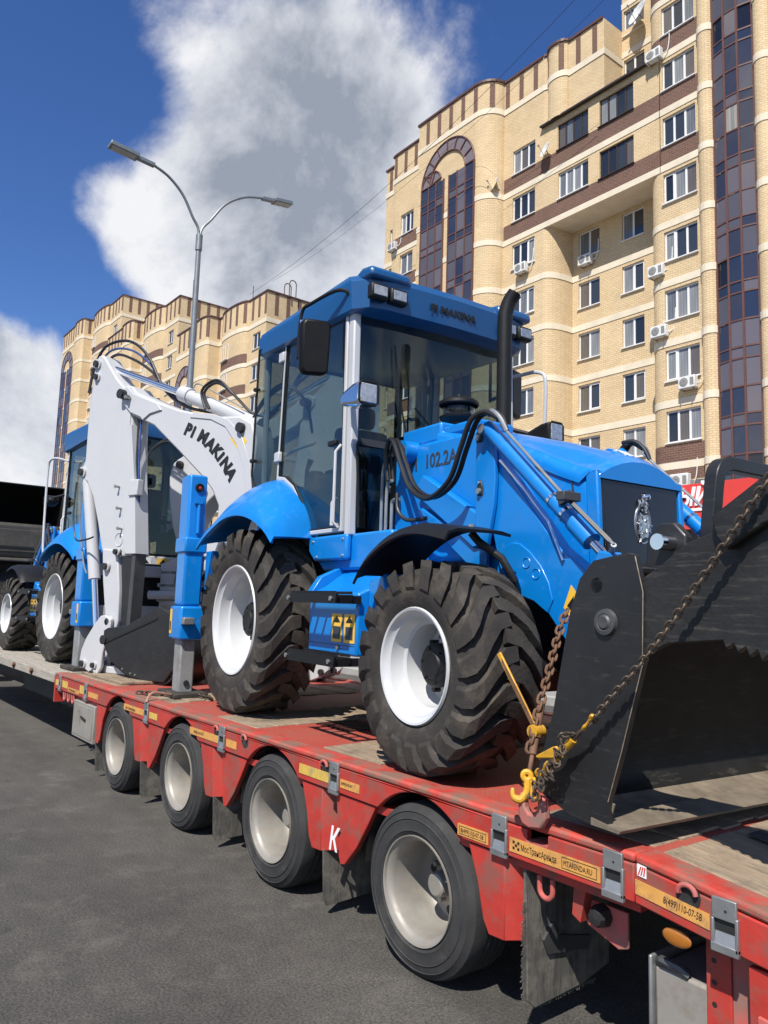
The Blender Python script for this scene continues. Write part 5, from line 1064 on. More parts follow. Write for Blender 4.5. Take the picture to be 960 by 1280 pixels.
p0, p1 = L((3.325, -1.15, .19)), L((3.265, -1.02, .47)); MB().tube([p0, p0.lerp(p1, .25), p0.lerp(p1, .26), p0.lerp(p1, .48), p0.lerp(p1, .49), p0.lerp(p1, .62), p0.lerp(p1, .63), p1], [.010, .010, .017, .017, .024, .024, .018, .016], 12).build('barrel', RUST, rb)
hm = p0.lerp(p1, .58); he = L((3.075, -1.10, .665)); MB().bar(hm, he, .012, .024).build('handle', YELLOW, rb, bevel=.004); MB().bar(hm+Vector((.0, -.012, .012)), he+Vector((0, -.002, .0)), .006, .014).build('handle_channel', RUST, rb)
MB().cyl(hm+Vector((0, -.03, 0)), hm+Vector((0, .03, 0)), .028, 12).build('ratchet', YELLOW, rb)
for k, z in enumerate((.03, .0)): MB().tube([p0+Vector((.012*math.cos(q), 0, .03*math.sin(q)-.02-z)) for q in [2*math.pi*j/12 for j in range(12)]], .009, 8, True).build('eye', RUST, rb)
ch = chain('lashing_chain', 'dark chain lying on the red deck by the stabiliser foot', [Vector((-3.95, .10, .888)), Vector((-3.75, .28, .887)), Vector((-3.6, .45, .888)), Vector((-3.3, .50, .887))], .045, .02, .008, CHAINM)
tie = MB().tube(smoothpts([(-3.47, -.02, .86), (-3.52, .05, .93), (-3.60, .25, .90), (-3.75, .40, .89)], 5), .012, 6).build('lashing_rope', mat('rope', (.35, .20, .15), .9), None)
tag(tie, 'short worn rope tied to the trailer rail beside the stabiliser foot', 'rope')
blk = thing('timber_block', 'flat timber packing under the digging bucket on the trailer deck', 'timber'); MB().box(-6.05, -4.75, .22, .62, .869, .893).build('board', WOOD, blk, bevel=.004)

# ------------------------------------------------------------------ truck in front of the trailer
TK = thing('truck', 'black truck cab with roof deflector seen from behind, ahead of the far loader', 'truck', (-16.4, 1.40, 0))
def truck():
    t = TK; q = lambda *a, nm='x', m=TRUCKBLK, b=.02, p=t: MB().box(*a).build(nm, m, p, bevel=b)
    q(-1.9, .25, -1.25, 1.22, 1.0, 2.55, nm='cab', m=TRUCKGREY, b=.06); q(-1.9, .22, -1.22, 1.19, 2.55, 3.35, nm='cab_upper', m=TRUCKGREY, b=.08)
    q(.252, .29, -1.0, .98, 1.45, 2.25, nm='rear_panel', m=TRUCKGREY); q(.222, .25, -.95, .92, 2.68, 3.2, nm='rear_panel', m=TRUCKGREY); q(.251, .275, -.7, .6, 2.78, 2.82, nm='rib', m=TRUCKBLK, b=.005)
    for y in (-.5, 0, .5): q(.291, .305, y-.015, y+.015, 1.5, 2.2, nm='rib', m=TRUCKBLK, b=.004)
    MB().cyl((.33, -1.2, 2.45), (.33, 1.15, 2.45), .035, 12).build('cross_bar', CHROME, t); MB().cyl((.33, .95, 1.1), (.33, .95, 3.3), .03, 10).build('stay', STEEL, t)
    # roof deflector: hollow shell open to the rear
    m = MB(); m.prism([(-1.7, 3.35), (.15, 3.35), (.25, 4.24), (-.2, 4.28), (-1.2, 3.92)], fxz, 1.16, 1.20); m.prism([(-1.7, 3.35), (.15, 3.35), (.25, 4.24), (-.2, 4.28), (-1.2, 3.92)], fxz, -1.24, -1.20)
    m.prism([(-1.7, 3.36), (-1.2, 3.93), (-.2, 4.29), (.27, 4.26), (.27, 4.23), (-.2, 4.25), (-1.2, 3.88), (-1.66, 3.36)], fxz, -1.24, 1.20); m.build('roof_deflector', TRUCKBLK, t, bevel=.01)
    m = MB(); m.prism([(-1.0, 1.0), (.4, 1.0), (.55, 3.3), (.1, 3.5), (.0, 3.3)], fxz, 1.22, 1.26); m.build('side_fairing', TRUCKBLK, t, bevel=.01)
    q(-2.2, 3.6, -.45, .40, .62, .95, nm='chassis', m=TRUCKBLK)
    for k in range(3): MB().tube(smoothpts([(.3, -.4+.15*k, 1.5), (.6, -.3+.15*k, 1.25), (1.0, -.2+.1*k, 1.3), (1.3, -.1, 1.1)], 5), .02, 8).build('air_line', HOSE if k else STEEL, t)
    wm = MB().lathe([(.28, .04), (.30, 0), (.45, .0), (.51, .05), (.51, .25), (.45, .3), (.28, .3)], n=40).mesh('tyre', TRUBBER); rm = MB().lathe([(.29, .02), (.27, .05), (.2, .12), (0, .12)], n=32).mesh('rim', TRIM)
    for x in (-1.2, 2.3):
        for s in (0, 1):
            e = empty('wheel', (x, -1.25 if s == 0 else 1.22, .51), math.pi*s, t); link('tyre', wm, e); link('rim', rm, e)
    for y in (-1.2, .7): MB().prism([(1.75, .95), (1.9, 1.08), (2.3, 1.12), (2.7, 1.08), (2.85, .95)], fxz, y, y+.45).build('mudguard', TRUCKBLK, t)
truck()

# ------------------------------------------------------------------ street lamp
def lamp():
    P = hit(249, 300, 'x', -12.74); X = P.x; y0 = P.y; zj = P.z
    t = thing('street_lamp', 'tall grey street lamp post with two curved arms and flat heads', 'street lamp', (X, y0, 0))
    MB().tube([(0, 0, 0), (0, 0, 1.4), (0, 0, 1.41), (0, 0, zj)], [.11, .10, .085, .055], 16).build('post', LAMPGREY, t)
    MB().lathe([(.0, 0), (.2, 0), (.2, .03), (.12, .05)], (0, 0, 0), (0, 0, 1), 20).build('base_plate', LAMPGREY, t); MB().cyl((0, 0, zj-.25), (0, 0, zj+.12), .075, 14).build('collar', LAMPGREY, t)
    for z in (-.2, .08): MB().bar((-.09, 0, zj+z), (.09, 0, zj+z), .02, .02).build('clamp_bolt', STEEL, t)
    for (px, py, sg, bend) in ((190, 205, -1, ((1, .0, .02), (1.4, .0, .05))), (330, 248, 1, ())):
        e = hit(px, py, 'x', X)-Vector((X, y0, 0)); h = Vector((0, .03*sg, zj-.1))
        k = e.y; dz = e.z-zj
        pts = [h, Vector((0, .04*sg, zj+.25)), Vector((0, k*.16, zj+dz*.36)), Vector((0, k*.38, zj+dz*.68)), Vector((0, k*.68, zj+dz*.90)), e]
        arm = MB().tube(smoothpts(pts, 6), .030, 10).build('arm', LAMPGREY, t)
        d = (pts[-1]-pts[-2]).normalized()
        tip = hit(137 if sg < 0 else 363, 180 if sg < 0 else 256, 'x', X)-Vector((X, y0, 0)); d = (tip-e).normalized(); u = Vector((0, -d.z, d.y)) if d.y > 0 else Vector((0, d.z, -d.y)); ln = (tip-e).length
        hd = MB()
        def blk(a0, a1, w, h0, h1):
            c0, c1 = e+d*a0, e+d*a1
            hd.add([c+Vector((1, 0, 0))*sx*w+u*hh for c in (c0, c1) for sx, hh in ((-1, h0), (1, h0), (1, h1), (-1, h1))], [(3, 2, 1, 0), (4, 5, 6, 7), (0, 1, 5, 4), (1, 2, 6, 5), (2, 3, 7, 6), (3, 0, 4, 7)])
        blk(-.06, ln*.36, .055, -.05, .035); blk(ln*.34, ln, .13, -.045, .045); head = hd.build('lamp_head', LAMPGREY, t, bevel=.012)
        hd = MB(); blk(ln*.40, ln*.95, .105, -.053, -.046); hd.build('lens', LUMLENS, head)
lamp()

# ------------------------------------------------------------------ apartment blocks
class UVM:
    def __init__(s): s.v = []; s.f = []; s.uv = []
    def quad(s, p, uv):
        o = len(s.v); s.v += p; s.f.append((o, o+1, o+2, o+3)); s.uv += uv
    def build(s, name, m, parent):
        me = bpy.data.meshes.new(name); me.from_pydata([tuple(a) for a in s.v], [], s.f); l = me.uv_layers.new(name='UVMap')
        for i, q in enumerate(s.uv): l.data[i].uv = q
        me.materials.append(m); o = bpy.data.objects.new(name, me); COL.objects.link(o); o.parent = parent; return o
def arc(x0, y0, x1, y1, n=8, first='y'):
    """quarter ellipse from p0 to p1; first='x': leaves p0 along x"""
    out = []
    for k in range(n+1):
        a = math.pi/2*k/n
        if first == 'x': out.append((x0+(x1-x0)*math.sin(a), y0+(y1-y0)*(1-math.cos(a))))
        else: out.append((x0+(x1-x0)*(1-math.cos(a)), y0+(y1-y0)*math.sin(a)))
    return out
def bow(x0, x1, y, d, n=10):
    """convex bulge between x0 and x1"""
    return [(x0+(x1-x0)*(1-math.cos(math.pi*k/n))/2, y-d*math.sin(math.pi*k/n)) for k in range(n+1)]
def cum(p):
    u = [0.0]
    for a, b in zip(p, p[1:]): u.append(u[-1]+math.hypot(b[0]-a[0], b[1]-a[1]))
    return u
def uof(p, X):
    u = cum(p)
    for i in range(len(p)-1):
        if p[i+1][0]-p[i][0] > 1e-6 and p[i][0] <= X <= p[i+1][0]: return u[i]+(u[i+1]-u[i])*(X-p[i][0])/(p[i+1][0]-p[i][0])
def patu(p, u, q):
    u_ = cum(p) if u is None else u
    for i in range(len(p)-1):
        if q <= u_[i+1]+1e-9:
            t = (q-u_[i])/max(1e-9, u_[i+1]-u_[i]); a, b = p[i], p[i+1]; l = math.hypot(b[0]-a[0], b[1]-a[1])
            return (a[0]+(b[0]-a[0])*t, a[1]+(b[1]-a[1])*t), ((b[1]-a[1])/l, -(b[0]-a[0])/l)
    return p[-1], (0, -1)
def wall(parent, name, p, z0, z1, m, holes=(), depth=.14):
    """holes: (X0,X1,z0,z1) in world X"""
    u = cum(p); hs = [(uof(p, h[0]), uof(p, h[1]), h[2], h[3]) for h in holes]
    us = sorted(set([round(a, 4) for a in u]+[round(a, 4) for h in hs for a in h[:2]])); zs = sorted(set([z0, z1]+[a for h in hs for a in h[2:] if z0 < a < z1])); M = UVM()
    P = {a: patu(p, u, a)[0] for a in us}
    for a, b in zip(us, us[1:]):
        for c, d in zip(zs, zs[1:]):
            mu, mz = (a+b)/2, (c+d)/2
            if any(h[0] < mu < h[1] and h[2] < mz < h[3] for h in hs): continue
            A, B_ = P[a], P[b]; M.quad([(A[0], A[1], c), (B_[0], B_[1], c), (B_[0], B_[1], d), (A[0], A[1], d)], [(a, c), (b, c), (b, d), (a, d)])
    for h in hs:
        A, n = patu(p, u, h[0]+1e-4); B_, n2 = patu(p, u, h[1]-1e-4); A2 = (A[0]-n[0]*depth, A[1]-n[1]*depth); B2_ = (B_[0]-n[0]*depth, B_[1]-n[1]*depth); c, d = h[2], h[3]
        for q in ([(*A, c), (*A2, c), (*A2, d), (*A, d)], [(*B2_, c), (*B_, c), (*B_, d), (*B2_, d)], [(*A, d), (*B_, d), (*B2_, d), (*A2, d)], [(*A, c), (*B_, c), (*B2_, c), (*A2, c)]): M.quad(q, [(0, 0), (.2, 0), (.2, 1), (0, 1)])
    return M.build(name, m, parent)
def belt(parent, name, p, z0, z1, m, proud=.035, X0=None, X1=None):
    u = cum(p); a = 0 if X0 is None else uof(p, X0); b = u[-1] if X1 is None else uof(p, X1)
    us = [a]+[q for q in u if a+1e-3 < q < b-1e-3]+[b]; M = UVM(); pts = []
    for i, q in enumerate(us):
        pt, n = patu(p, u, min(max(q, a+1e-4), b-1e-4)+1e-5); _, nb = patu(p, u, max(q-1e-3, 0)); nx, ny = n[0]+nb[0], n[1]+nb[1]; l = math.hypot(nx, ny) or 1; nx, ny = nx/l, ny/l
        k = min(1.6, 1/max(.5, nx*n[0]+ny*n[1])); pts.append((pt, (pt[0]+nx*proud*k, pt[1]+ny*proud*k)))
    for i in range(len(us)-1):
        (i0, o0), (i1, o1) = pts[i], pts[i+1]; s, t = us[i], us[i+1]
        M.quad([(*o0, z0), (*o1, z0), (*o1, z1), (*o0, z1)], [(s, z0), (t, z0), (t, z1), (s, z1)])
        M.quad([(*o0, z1), (*o1, z1), (*i1, z1), (*i0, z1)], [(s, 0), (t, 0), (t, .1), (s, .1)]); M.quad([(*i0, z0), (*i1, z0), (*o1, z0), (*o0, z0)], [(s, 0), (t, 0), (t, .1), (s, .1)])
    for k in (0, -1):
        (i0, o0) = pts[k]; M.quad([(*i0, z0), (*o0, z0), (*o0, z1), (*i0, z1)], [(0, z0), (.1, z0), (.1, z1), (0, z1)])
    return M.build(name, m, parent)
WC = {}
def window(parent, X, y, z, w, h, n, fm=PVC, vent=None, rz=0.0, loc=None):
    key = (round(w, 2), round(h, 2), n, fm.name)
    if key not in WC:
        b = MB(); t = .065
        b.box(0, w, 0, .06, 0, t); b.box(0, w, 0, .06, h-t, h); b.box(0, t, 0, .06, t, h-t); b.box(w-t, w, 0, .06, t, h-t)
        for k in range(1, n): b.box(w*k/n-.05, w*k/n+.05, -.004, .06, t, h-t)
        sl_ = MB().box(-.05, w+.05, -.20, .05, -.06, -.012)
        WC[key] = (b.mesh('window', fm, 0), sl_.mesh('window_sill', fm, 0), MB().box(t, 0, 0, 0, 0, 0) and None)
    wm, sm, _ = WC[key]
    o = link('window', wm, parent, (X, y, z)) if loc is None else link('window', wm, parent, loc, (0, 0, rz))
    link('window_sill', sm, o)
    for k in range(n):
        mt = random.choices(PANES, (4, 3, 3, 3, 2))[0]; pk = ('p', round(w/n, 3), round(h, 2), mt.name)
        if pk not in WC: WC[pk] = MB().add([(0.0, .03, .05), (w/n, .03, .05), (w/n, .03, h-.05), (0, .03, h-.05)], [(0, 1, 2, 3)]).mesh('pane', mt, 0)
        link('pane', WC[pk], o, (w*k/n, 0, 0))
    if vent is not None:     # tilted casement
        x0 = w*vent/n+.05; vw = w/n-.09; b = MB()
        for q in ((x0, x0+vw, .07, .12), (x0, x0+vw, h-.12, h-.07), (x0, x0+.05, .12, h-.12), (x0+vw-.05, x0+vw, .12, h-.12)): b.box(q[0], q[1], -.03, .0, q[2], q[3])
        b.build('casement', fm, o, smooth=0)
    return o
STRIPE = {}
def parapet(parent, p, zb, zt, step=1.05, wd=.30, X0=None, X1=None, drop=None):
    u = cum(p); a = 0 if X0 is None else uof(p, X0); b = u[-1] if X1 is None else uof(p, X1); n = max(2, int((b-a)/step)); h = round(zt-zb, 2)
    if (h, wd) not in STRIPE:
        M = UVM(); w = wd/2
        for q, uv in (([(-w, -.03, 0), (w, -.03, 0), (w, -.03, h), (-w, -.03, h)], 1), ([(-w, 0, 0), (-w, -.03, 0), (-w, -.03, h), (-w, 0, h)], 0), ([(w, -.03, 0), (w, 0, 0), (w, 0, h), (w, -.03, h)], 0)): M.quad(q, [(0, 0), (wd, 0), (wd, h), (0, h)])
        o = M.build('t', BBRICK, None); STRIPE[(h, wd)] = o.data; bpy.data.objects.remove(o)
    for k in range(n):
        pt, nn = patu(p, u, a+(b-a)*(k+.5)/n); link('parapet_stripe', STRIPE[(h, wd)], parent, (pt[0], pt[1], zb), (0, 0, math.atan2(nn[0], -nn[1])))
    belt(parent, 'coping', p, zt, zt+.14, ROOFMETAL, .09, X0, X1)
def panes_grid(parent, X0, X1, yf, z0, z1, cols, rows_spec, name='glazing', curtains=0.0):
    """brown-framed tinted glazing; rows_spec: repeating row heights"""
    fr = MB(); w = (X1-X0)/cols; z = z0; k = 0; e = None; lst = []
    while z < z1-.05:
        h = min(rows_spec[k % len(rows_spec)], z1-z); lst.append((z, h)); z += h; k += 1
    for c in range(cols+1): x = X0+c*w; fr.box(x-.045, x+.045, yf(x)-.05, yf(x)+.06, z0, z1)
    for z, h in lst:
        for c in range(cols): a, b = X0+c*w, X0+(c+1)*w; fr.add([(a, yf(a)-.045, z-.035), (b, yf(b)-.045, z-.035), (b, yf(b)-.045, z+.035), (a, yf(a)-.045, z+.035)], [(0, 1, 2, 3)])
    g = fr.build(name, BROWNFR, parent, smooth=0)
    for r_, (z, h) in enumerate(lst):
        for c in range(cols):
            a, b = X0+c*w+.04, X0+(c+1)*w-.04
            short = h < .7
            mt = random.choices(CWP, (3, 0 if short else (2 if r_ % 3 == 0 and c != 1 else .3), 4, 3, 3, curtains if not short else 0))[0]
            yb = .01 if mt is not CWP[1] else .05
            tl = random.uniform(-.004, .004)
            MB().add([(a, yf(a)-.02+yb+tl, z+.03), (b, yf(b)-.02+yb, z+.03), (b, yf(b)-.02+yb+random.uniform(-.006, .006), z+h-.03), (a, yf(a)-.02+yb, z+h-.03)], [(0, 1, 2, 3)]).build('pane', mt, g, smooth=0)
    return g
ARCHP = pane_mat('arch_pane', (.20, .165, .165), .12)
def ring_panes(parent, cx, cz, y, ri, ro, a0, a1, n):
    g = MB(); fr = MB()
    for k in range(n+1):
        a = a0+(a1-a0)*k/n; fr.bar((cx+ri*math.cos(a), y-.03, cz+ri*math.sin(a)), (cx+ro*math.cos(a), y-.03, cz+ro*math.sin(a)), .07, .09, up=(0, 1, 0))
    for r in (ri, ro): fr.tube([(cx+r*math.cos(a0+(a1-a0)*k/24), y-.03, cz+r*math.sin(a0+(a1-a0)*k/24)) for k in range(25)], .055, 6)
    e = fr.build('arch_glazing', BROWNFR, parent, smooth=0)
    for k in range(n):
        q = [(r, a0+(a1-a0)*(k+t)/n) for r, t in ((ri, 0), (ri, .5), (ri, 1), (ro, 1), (ro, .5), (ro, 0))]
        MB().add([(cx+r*math.cos(a), y-.015, cz+r*math.sin(a)) for r, a in q], [tuple(range(6))]).build('pane', ARCHP, e, smooth=0)
SILL = lambda k: 9.5+2.9*k
BLD = thing('apartment_building', 'tall yellow brick apartment block with brown brick bands and a glazed tower strip', 'building', (0, 0, 0))
def block():
    b = BLD; wh = 1.48
    # --- wing
    p = [(-39.0, 34), (-39.0, 29.3), (-37.25, 29.3), (-37.25, 28.6)]+[(-36.9, 28.55)]+[(-33.4, 28.55), (-33.4, 27.6), (-28.15, 27.6)]+arc(-28.15, 27.6, -26.9, 28.8, 8, 'x')[1:]+[(-23.9, 28.8)]+arc(-23.9, 28.8, -23.2, 30.5, 8, 'x')[1:]
    ks = range(-1, 7); hD = [(-26.2, -24.5, SILL(k), SILL(k)+wh) for k in ks]; hE = [(-36.3, -34.95, SILL(k), SILL(k)+wh) for k in ks]; hF = [(-38.45, -37.6, SILL(k), SILL(k)+wh) for k in ks]
    wall(b, 'wall', p, 0, 33.05, YBRICK, hD+hE+hF)
    for k in ks:
        window(b, -26.2, 28.9, SILL(k), 1.7, wh, 3, vent=2 if k in (3, 4) else None); window(b, -36.3, 28.67, SILL(k), 1.35, wh, 3 if k > 5 else 2); window(b, -38.45, 29.42, SILL(k), .85, wh, 2)
    for k in range(-1, 8):
        z = SILL(k)-1.25
        if k == 7: belt(b, 'string_course', p, 31.0, 31.35, CREAM, .04)
        else: belt(b, 'string_course', p, z, z+.33, CREAM, .03)
        if k in (5, 6):
            belt(b, 'brown_band', p, z+.335, SILL(k)-.03, BBRICK, .012, -26.88, -23.9)
        if k < 7: belt(b, 'brown_band', p, z+.335, SILL(k)-.03, BBRICK, .012, -37.2, -33.45)
    parapet(b, p, 31.37, 33.05, X0=-39.0, X1=-23.95)
    # arched glazing of the bay
    fl = lambda x: 27.56
    panes_grid(b, -32.95, -30.85, fl, 4, 28.3, 3, (1.2, 1.2, .5), 'bay_glazing', .2); panes_grid(b, -30.35, -28.15, fl, 4, 28.3, 3, (1.2, 1.2, .5), 'bay_glazing', .2)
    ring_panes(b, -30.55, 28.32, 27.57, 1.62, 2.4, 0, math.pi, 8); ring_panes(b, -32.0, 28.32, 27.575, .02, .9, .2, math.pi, 3)
    # --- recess wall and tower
    rp = [(-23.2, 30.5), (-17.45, 30.5)]
    hB = [(-20.0, -18.7, SILL(k), SILL(k)+wh) for k in range(-1, 5)]; hC = [(-22.8, -21.4, SILL(k), SILL(k)+wh) for k in range(-1, 5)]; hU = [(-19.8, -18.55, SILL(k), SILL(k)+wh) for k in (7, 8, 9)]
    wall(b, 'wall', rp, 0, 33.05, YBRICK, hB+hC+hU[:1]); rt = [(-19.9, 36), (-19.9, 30.5), (-17.45, 30.5)]; wall(b, 'wall', rt, 33.05, 46, YBRICK, hU[1:])
    for k in range(-1, 5): window(b, -20.0, 30.6, SILL(k), 1.3, wh, 2, vent=1 if k % 2 else None); window(b, -22.8, 30.6, SILL(k), 1.4, wh, 2, vent=1 if k == 1 else None)
    for k in (7, 8, 9): window(b, -19.8, 30.6, SILL(k), 1.25, wh, 2)
    for k in list(range(-1, 5)): belt(b, 'string_course', rp, SILL(k)-1.25, SILL(k)-.92, CREAM, .03)
    for k in (8, 9, 10): belt(b, 'string_course', rt, SILL(k)-1.25, SILL(k)-.92, CREAM, .03)
    wq = [(-23.9, 28.8), (-23.6, 28.9)]+bow(-23.6, -22.2, 28.9, .42)[1:]+[(-19.9, 28.9), (-19.9, 30.6)]; wall(b, 'wall', wq, 28.75, 33.05, YBRICK); parapet(b, wq, 31.37, 33.05, X0=-23.88, X1=-19.95); belt(b, 'string_course', wq, 31.0, 31.35, CREAM, .04)
    # --- overhang with glazed balconies
    op = [(-23.9, 28.8), (-16.62, 28.8)]
    W1 = [(-22.9, -20.85, SILL(6), 1.5, 4, DARKFR), (-22.85, -20.85, SILL(5)+.02, 1.5, 4, PVC), (-20.15, -18.1, SILL(6), 1.5, 4, DARKFR), (-20.15, -18.1, SILL(5), 1.5, 4, DARKFR)]
    wall(b, 'overhang', op, 22.80, 28.75, YBRICK, [(a, c, z, z+h) for a, c, z, h, n, f in W1])
    for a, c, z, h, n, f in W1: window(b, a, 28.9, z, c-a, h, n, f)
    MB().box(-23.9, -16.6, 28.80, 30.5, 22.78, 22.80).build('soffit', CREAM, b, smooth=0)
    for k in (5, 6): z = SILL(k)-1.25; belt(b, 'string_course', op, z if k > 5 else 22.76, z+.33, CREAM, .03); belt(b, 'brown_band', op, z+.335, SILL(k)-.03, BBRICK, .012)
    MB().prism([(28.55, 28.70), (30.5, 28.95), (30.5, 29.02), (28.55, 28.80)], fyz, -24.0, -17.2).build('balcony_roof', DARKFR, b, smooth=0)
    # --- tower bay, pilaster, curtain wall
    tp = [(-17.45, 30.5), (-17.45, 29.7)]+arc(-17.45, 29.7, -16.65, 28.8, 8, 'y')[1:]+[(-14.62, 28.8)]+bow(-14.62, -13.88, 28.8, .34, 8)[1:]
    hA = [(-16.5, -14.8, SILL(k), SILL(k)+wh) for k in range(0, 11)]
    wall(b, 'wall', tp, 0, 46, YBRICK, hA)
    for k in range(0, 11): window(b, -16.5, 28.9, SILL(k), 1.7, wh, 3, vent=0 if k in (1, 3, 4) else None)
    for k in range(0, 12):
        z = SILL(k)-1.25; belt(b, 'string_course', tp, z, z+.33, CREAM, .03)
        if k in (5, 6, 7, 8): belt(b, 'brown_band', tp, z+.335, SILL(k)-.03, BBRICK, .012, -17.2, -14.62)
    belt(b, 'brown_band', tp, 7.75, SILL(0)-.12, BBRICK, .02, -17.3, -14.62)
    cw = lambda x: 28.72-.20*max(0, 1-abs((x+12.94)/.93)**2.2)
    panes_grid(b, -13.86, -12.02, cw, 7.3, 46, 3, (1.18, 1.22, .50), 'curtain_wall', .25)
    q = bow(-12.0, -11.3, 28.75, .30, 8)+[(-4, 28.75), (-4, 45)]
    hG = [(-10.6, -8.9, SILL(k), SILL(k)+wh) for k in range(0, 11)]+[(-7.4, -6.0, SILL(k), SILL(k)+wh) for k in range(0, 11)]
    wall(b, 'wall', q, 0, 46, YBRICK, hG)
    for k in range(0, 11): window(b, -10.6, 28.85, SILL(k), 1.7, wh, 3); window(b, -7.4, 28.85, SILL(k), 1.4, wh, 2)
    for k in range(0, 12): belt(b, 'string_course', q, SILL(k)-1.25, SILL(k)-.92, CREAM, .03)
    MB().box(-38.9, -19.9, 31.2, 44, 0, 32.6).build('core', CREAM, b, smooth=0); MB().box(-19.8, -4.05, 30.75, 44.9, 0, 45.7).build('core', CREAM, b, smooth=0)
block()
def far_module(b, X0, X1, H, first=False):
    w = X1-X0; f = lambda t: X0+w*t; Y = 29.0; wh = 1.5
    p = [(X0, 36), (X0, 27.8), (f(.27), 27.8)]+bow(f(.27), f(.45), 27.9, .38, 10)[0:]+[(f(.45)+.05, Y), (f(.50), Y)]+bow(f(.50), f(.80), Y, .55, 12)[1:]+[(f(1), Y), (f(1), 40)]
    zs = [H-4.9-2.9*k for k in range(0, 9) if H-4.9-2.9*k > 4]
    y1 = lambda X: patu(p, None, uof(p, X))[0][1]
    hl = [(f(.525), f(.525)+1.6, z, z+wh) for z in zs]; hr = [(f(.90)-.7, f(.90)+.7, z, z+wh) for z in zs]
    wall(b, 'wall', p, 0, H, YBRICK, hr)
    for z in zs:
        window(b, f(.90)-.7, Y+.1, z, 1.4, wh, 2)
        a = f(.535); c = a+1.7; ya, yc = y1(a), y1(c); window(b, 0, 0, z, math.hypot(c-a, yc-ya), wh, 3, loc=(a+.0, ya-.05, z), rz=math.atan2(yc-ya, c-a))
        belt(b, 'string_course', p, z-1.32, z-.95, CREAM, .04, X0+.01)
    for z in zs[:1]: belt(b, 'string_course', p, z+2.1, z+2.5, CREAM, .05, X0+.01)
    for z in zs[:3]: belt(b, 'brown_band', p, z-.945, z-.05, BBRICK, .015, f(.49), f(.80))
    parapet(b, p, H-2.0, H, 1.15, .36)
    gw = w*.27; x0 = X0+.35
    fl = lambda x: 27.75
    panes_grid(b, x0, x0+gw*.38, fl, 5, H-6.0, 2, (1.45, 1.45), 'bay_glazing'); panes_grid(b, x0+gw*.52, x0+gw*.92, fl, 5, H-6.0, 2, (1.45, 1.45), 'bay_glazing')
    ring_panes(b, x0+gw*.46, H-6.0, 27.76, gw*.25, gw*.46, 0, math.pi, 6)
    MB().box(X0+.1, X1-.1, 30.0, 39.8, 0, H-.4).build('core', CREAM, b, smooth=0)
FB = thing('apartment_building', 'distant stepped yellow brick apartment block behind the street lamp', 'building', (0, 0, 0))
far_module(FB, -72.6, -55.6, 29.2); far_module(FB, -95.8, -75.6, 34.9); far_module(FB, -117.5, -94.9, 41.0)
rl_ = MB()
for i, X in enumerate((-71, -64, -61.5, -52.0+(-4.2), -83.5)):
    h = 29.3 if X > -73 else 35
    for d in (0, .9): rl_ = MB().tube([(X+d, 31, h-.1)]+[(X+d, 31+.35-.35*math.cos(a), h+1.1+.35*math.sin(a)) for a in [math.pi*k/6 for k in range(7)]]+[(X+d, 31.7, h-.1)], .05, 6).build('roof_ladder_rail', ROOFMETAL, FB)
for X, h in ((-77.0, 36.2), (-62.3, 30.8)): MB().tube([(X, 31, h-2), (X, 31, h+1.6)], .04, 6).build('roof_mast', ROOFMETAL, FB)
GB = thing('apartment_building', 'pale grey block far off at the end of the street', 'building', (-230, 20, 0)); MB().box(-8, 8, -8, 2.3, 0, 32).build('wall', mat('pale_panel', (.42, .42, .42), .8), GB)
MB().box(7.9, 8.1, -7, -5, 24, 28).build('window', PANES[0], GB)

# ------------------------------------------------------------------ shop front
SH = thing('shop_front', 'red shop sign with white letters on a low front below the glazed tower strip', 'shop front', (0, 0, 0))
def shop():
    y = 26.0; s = SH
    MB().box(-17.5, -4, y, y+.25, 5.15, 6.98).build('sign_board', SIGNRED, s, bevel=.01)
    for x in (-15.9, -14.3, -12.7, -11.1, -9.5): MB().box(x-.008, x+.008, y-.004, y-.0005, 5.15, 6.98).build('panel_joint', INKR, s, smooth=0)
    MB().box(-17.5, -12.95, y-.05, y-.001, 5.86, 5.98).build('white_stripe', INKW, s, bevel=.01)
    text('sign_letters', 'ЫЙ', 1.0, (-14.30, y-.02, 6.10), (1, 0, 0), (0, 0, 1), INKW, s, .06, shear=.22, bold=.02, sx=.82)
    MB().box(-17.5, -4, y+.3, y+.4, 0, 5.15).build('shop_wall', DARKFR, s)
    for k in range(8): MB().box(-17.3+k*1.65, -15.8+k*1.65, y+.24, y+.30, .5, 4.6).build('shop_window', PANES[0], s)
    MB().box(-17.5, -4, y+.25, 28.75, 6.9, 7.0).build('canopy_roof', ROOFMETAL, s)
    for k in range(6): MB().box(-17.2+k*1.1, -16.2+k*1.1, 28.6, 28.66, 7.05, 7.65).build('upper_window', PANES[k % 3], s)
shop()

# ------------------------------------------------------------------ air conditioners and dishes
def ac(X, y, z, label, s=1.0):
    t = thing('air_conditioner', label, 'air conditioner', (X, y, z), 0, 'air conditioners on the facade')
    c = MB().box(-.40*s, .40*s, -.42, -.10, 0, .55*s).build('casing', WHITEPLASTIC, t, bevel=.03)
    MB().lathe([(0, .0), (.06, .0), (.065, .008), (.19, .008), (.21, .0)], (-.12*s, -.421, .28*s), (0, -1, 0), 24).build('fan_grille', ACVENT, c)
    MB().box(.18*s, .36*s, -.424, -.4205, .1, .45*s).build('side_grille', ACVENT, c)
    for x in (-.28, .28): MB().box(x-.02, x+.02, -.45, -.0, -.05, 0).build('bracket', STEEL, t)
    MB().tube(smoothpts([(.40, -.2, .2), (.62, -.1, .3), (.70, -.06, .8), (.72, -.06, 1.3)], 4), .025, 6).build('pipe', WHITEPLASTIC, t)
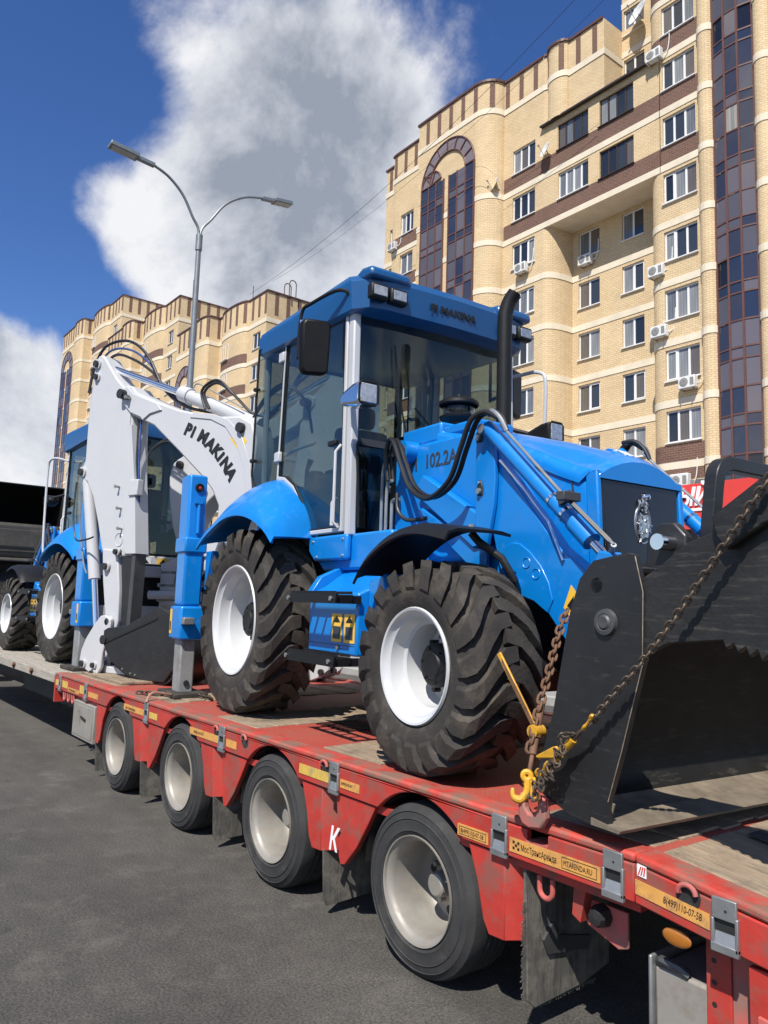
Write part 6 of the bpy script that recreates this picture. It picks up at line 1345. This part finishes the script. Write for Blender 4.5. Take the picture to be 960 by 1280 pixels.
def dish(X, y, z, r, label):
    t = thing('satellite_dish', label, 'satellite dish', (X, y, z), 0, 'satellite dishes on the facade'); ax = Vector((-.35, -1, .35)).normalized()
    MB().lathe([(r*q, -.25*r+.25*r*q*q) for q in (0, .25, .5, .75, 1)]+[(r*1.02, 0), (r*.9, -.09*r)], ax*.45, ax, 28).build('reflector', WHITEPLASTIC, t)
    MB().tube([(0, 0, -.1), (0, -.25, -.12), tuple(ax*.32)], .03, 8).build('arm', STEEL, t); MB().tube([tuple(ax*.45+Vector((0, 0, -r*.95))), tuple(ax*(.45+r*.9))], .018, 6).build('feed_arm', STEEL, t); MB().lathe([(0, 0), (.05, 0), (.05, .1), (0, .1)], ax*(.45+r*.85), ax, 10).build('feed_horn', STEEL, t)
ac(-16.75, 28.8, SILL(7)-1.25, 'white air conditioner on the brown brick band by the large satellite dish')
ac(-16.85, 28.95, SILL(3)-.62, 'white air conditioner at a window corner, upper of two by the rounded bay')
ac(-16.70, 28.9, SILL(2)-.75, 'white air conditioner at a window corner, lower of two by the rounded bay')
ac(-15.25, 28.8, SILL(1)-.62, 'white air conditioner under the right end of a window on the rounded bay')
ac(-25.25, 28.8, SILL(4)-.55, 'white air conditioner below the window beside the exhaust stack')
ac(-22.15, 30.5, SILL(4)-.62, 'white air conditioner in the recess under the overhang soffit')
ac(-36.9, 28.6, SILL(6)-.9, 'white air conditioner on the set-back left end of the block, under its upper window'); ac(-36.9, 28.6, SILL(5)-.9, 'white air conditioner on the set-back left end of the block, just above the loader roof')
ac(-15.7, 28.8, 7.35, 'air conditioner with red logo just above the loader hood', 1.1)
dish(-18.45, 30.3, SILL(8)+.25, .62, 'large white satellite dish between two upper tower windows'); dish(-23.35, 28.8, SILL(6)+.05, .42, 'white satellite dish on the brown band beside the glazed balcony'); dish(-26.95, 28.5, SILL(6)-.55, .42, 'white satellite dish at the rounded corner of the arched bay')

# ------------------------------------------------------------------ overhead cables
for k, (a, b) in enumerate((((312, 368), (735, -18)), ((340, 352), (760, -5)))):
    A_ = CAM+ray(*a)*68; B_ = CAM+ray(*b)*46; pts = [A_.lerp(B_, t)-Vector((0, 0, 1.2*4*t*(1-t))) for t in [q/14 for q in range(15)]]
    tag(MB().tube(pts, .012 if k == 0 else .008, 6).build('overhead_cable', HOSE), ('thicker' if k == 0 else 'thinner')+' of two thin cables crossing the sky above the cab', 'cable')
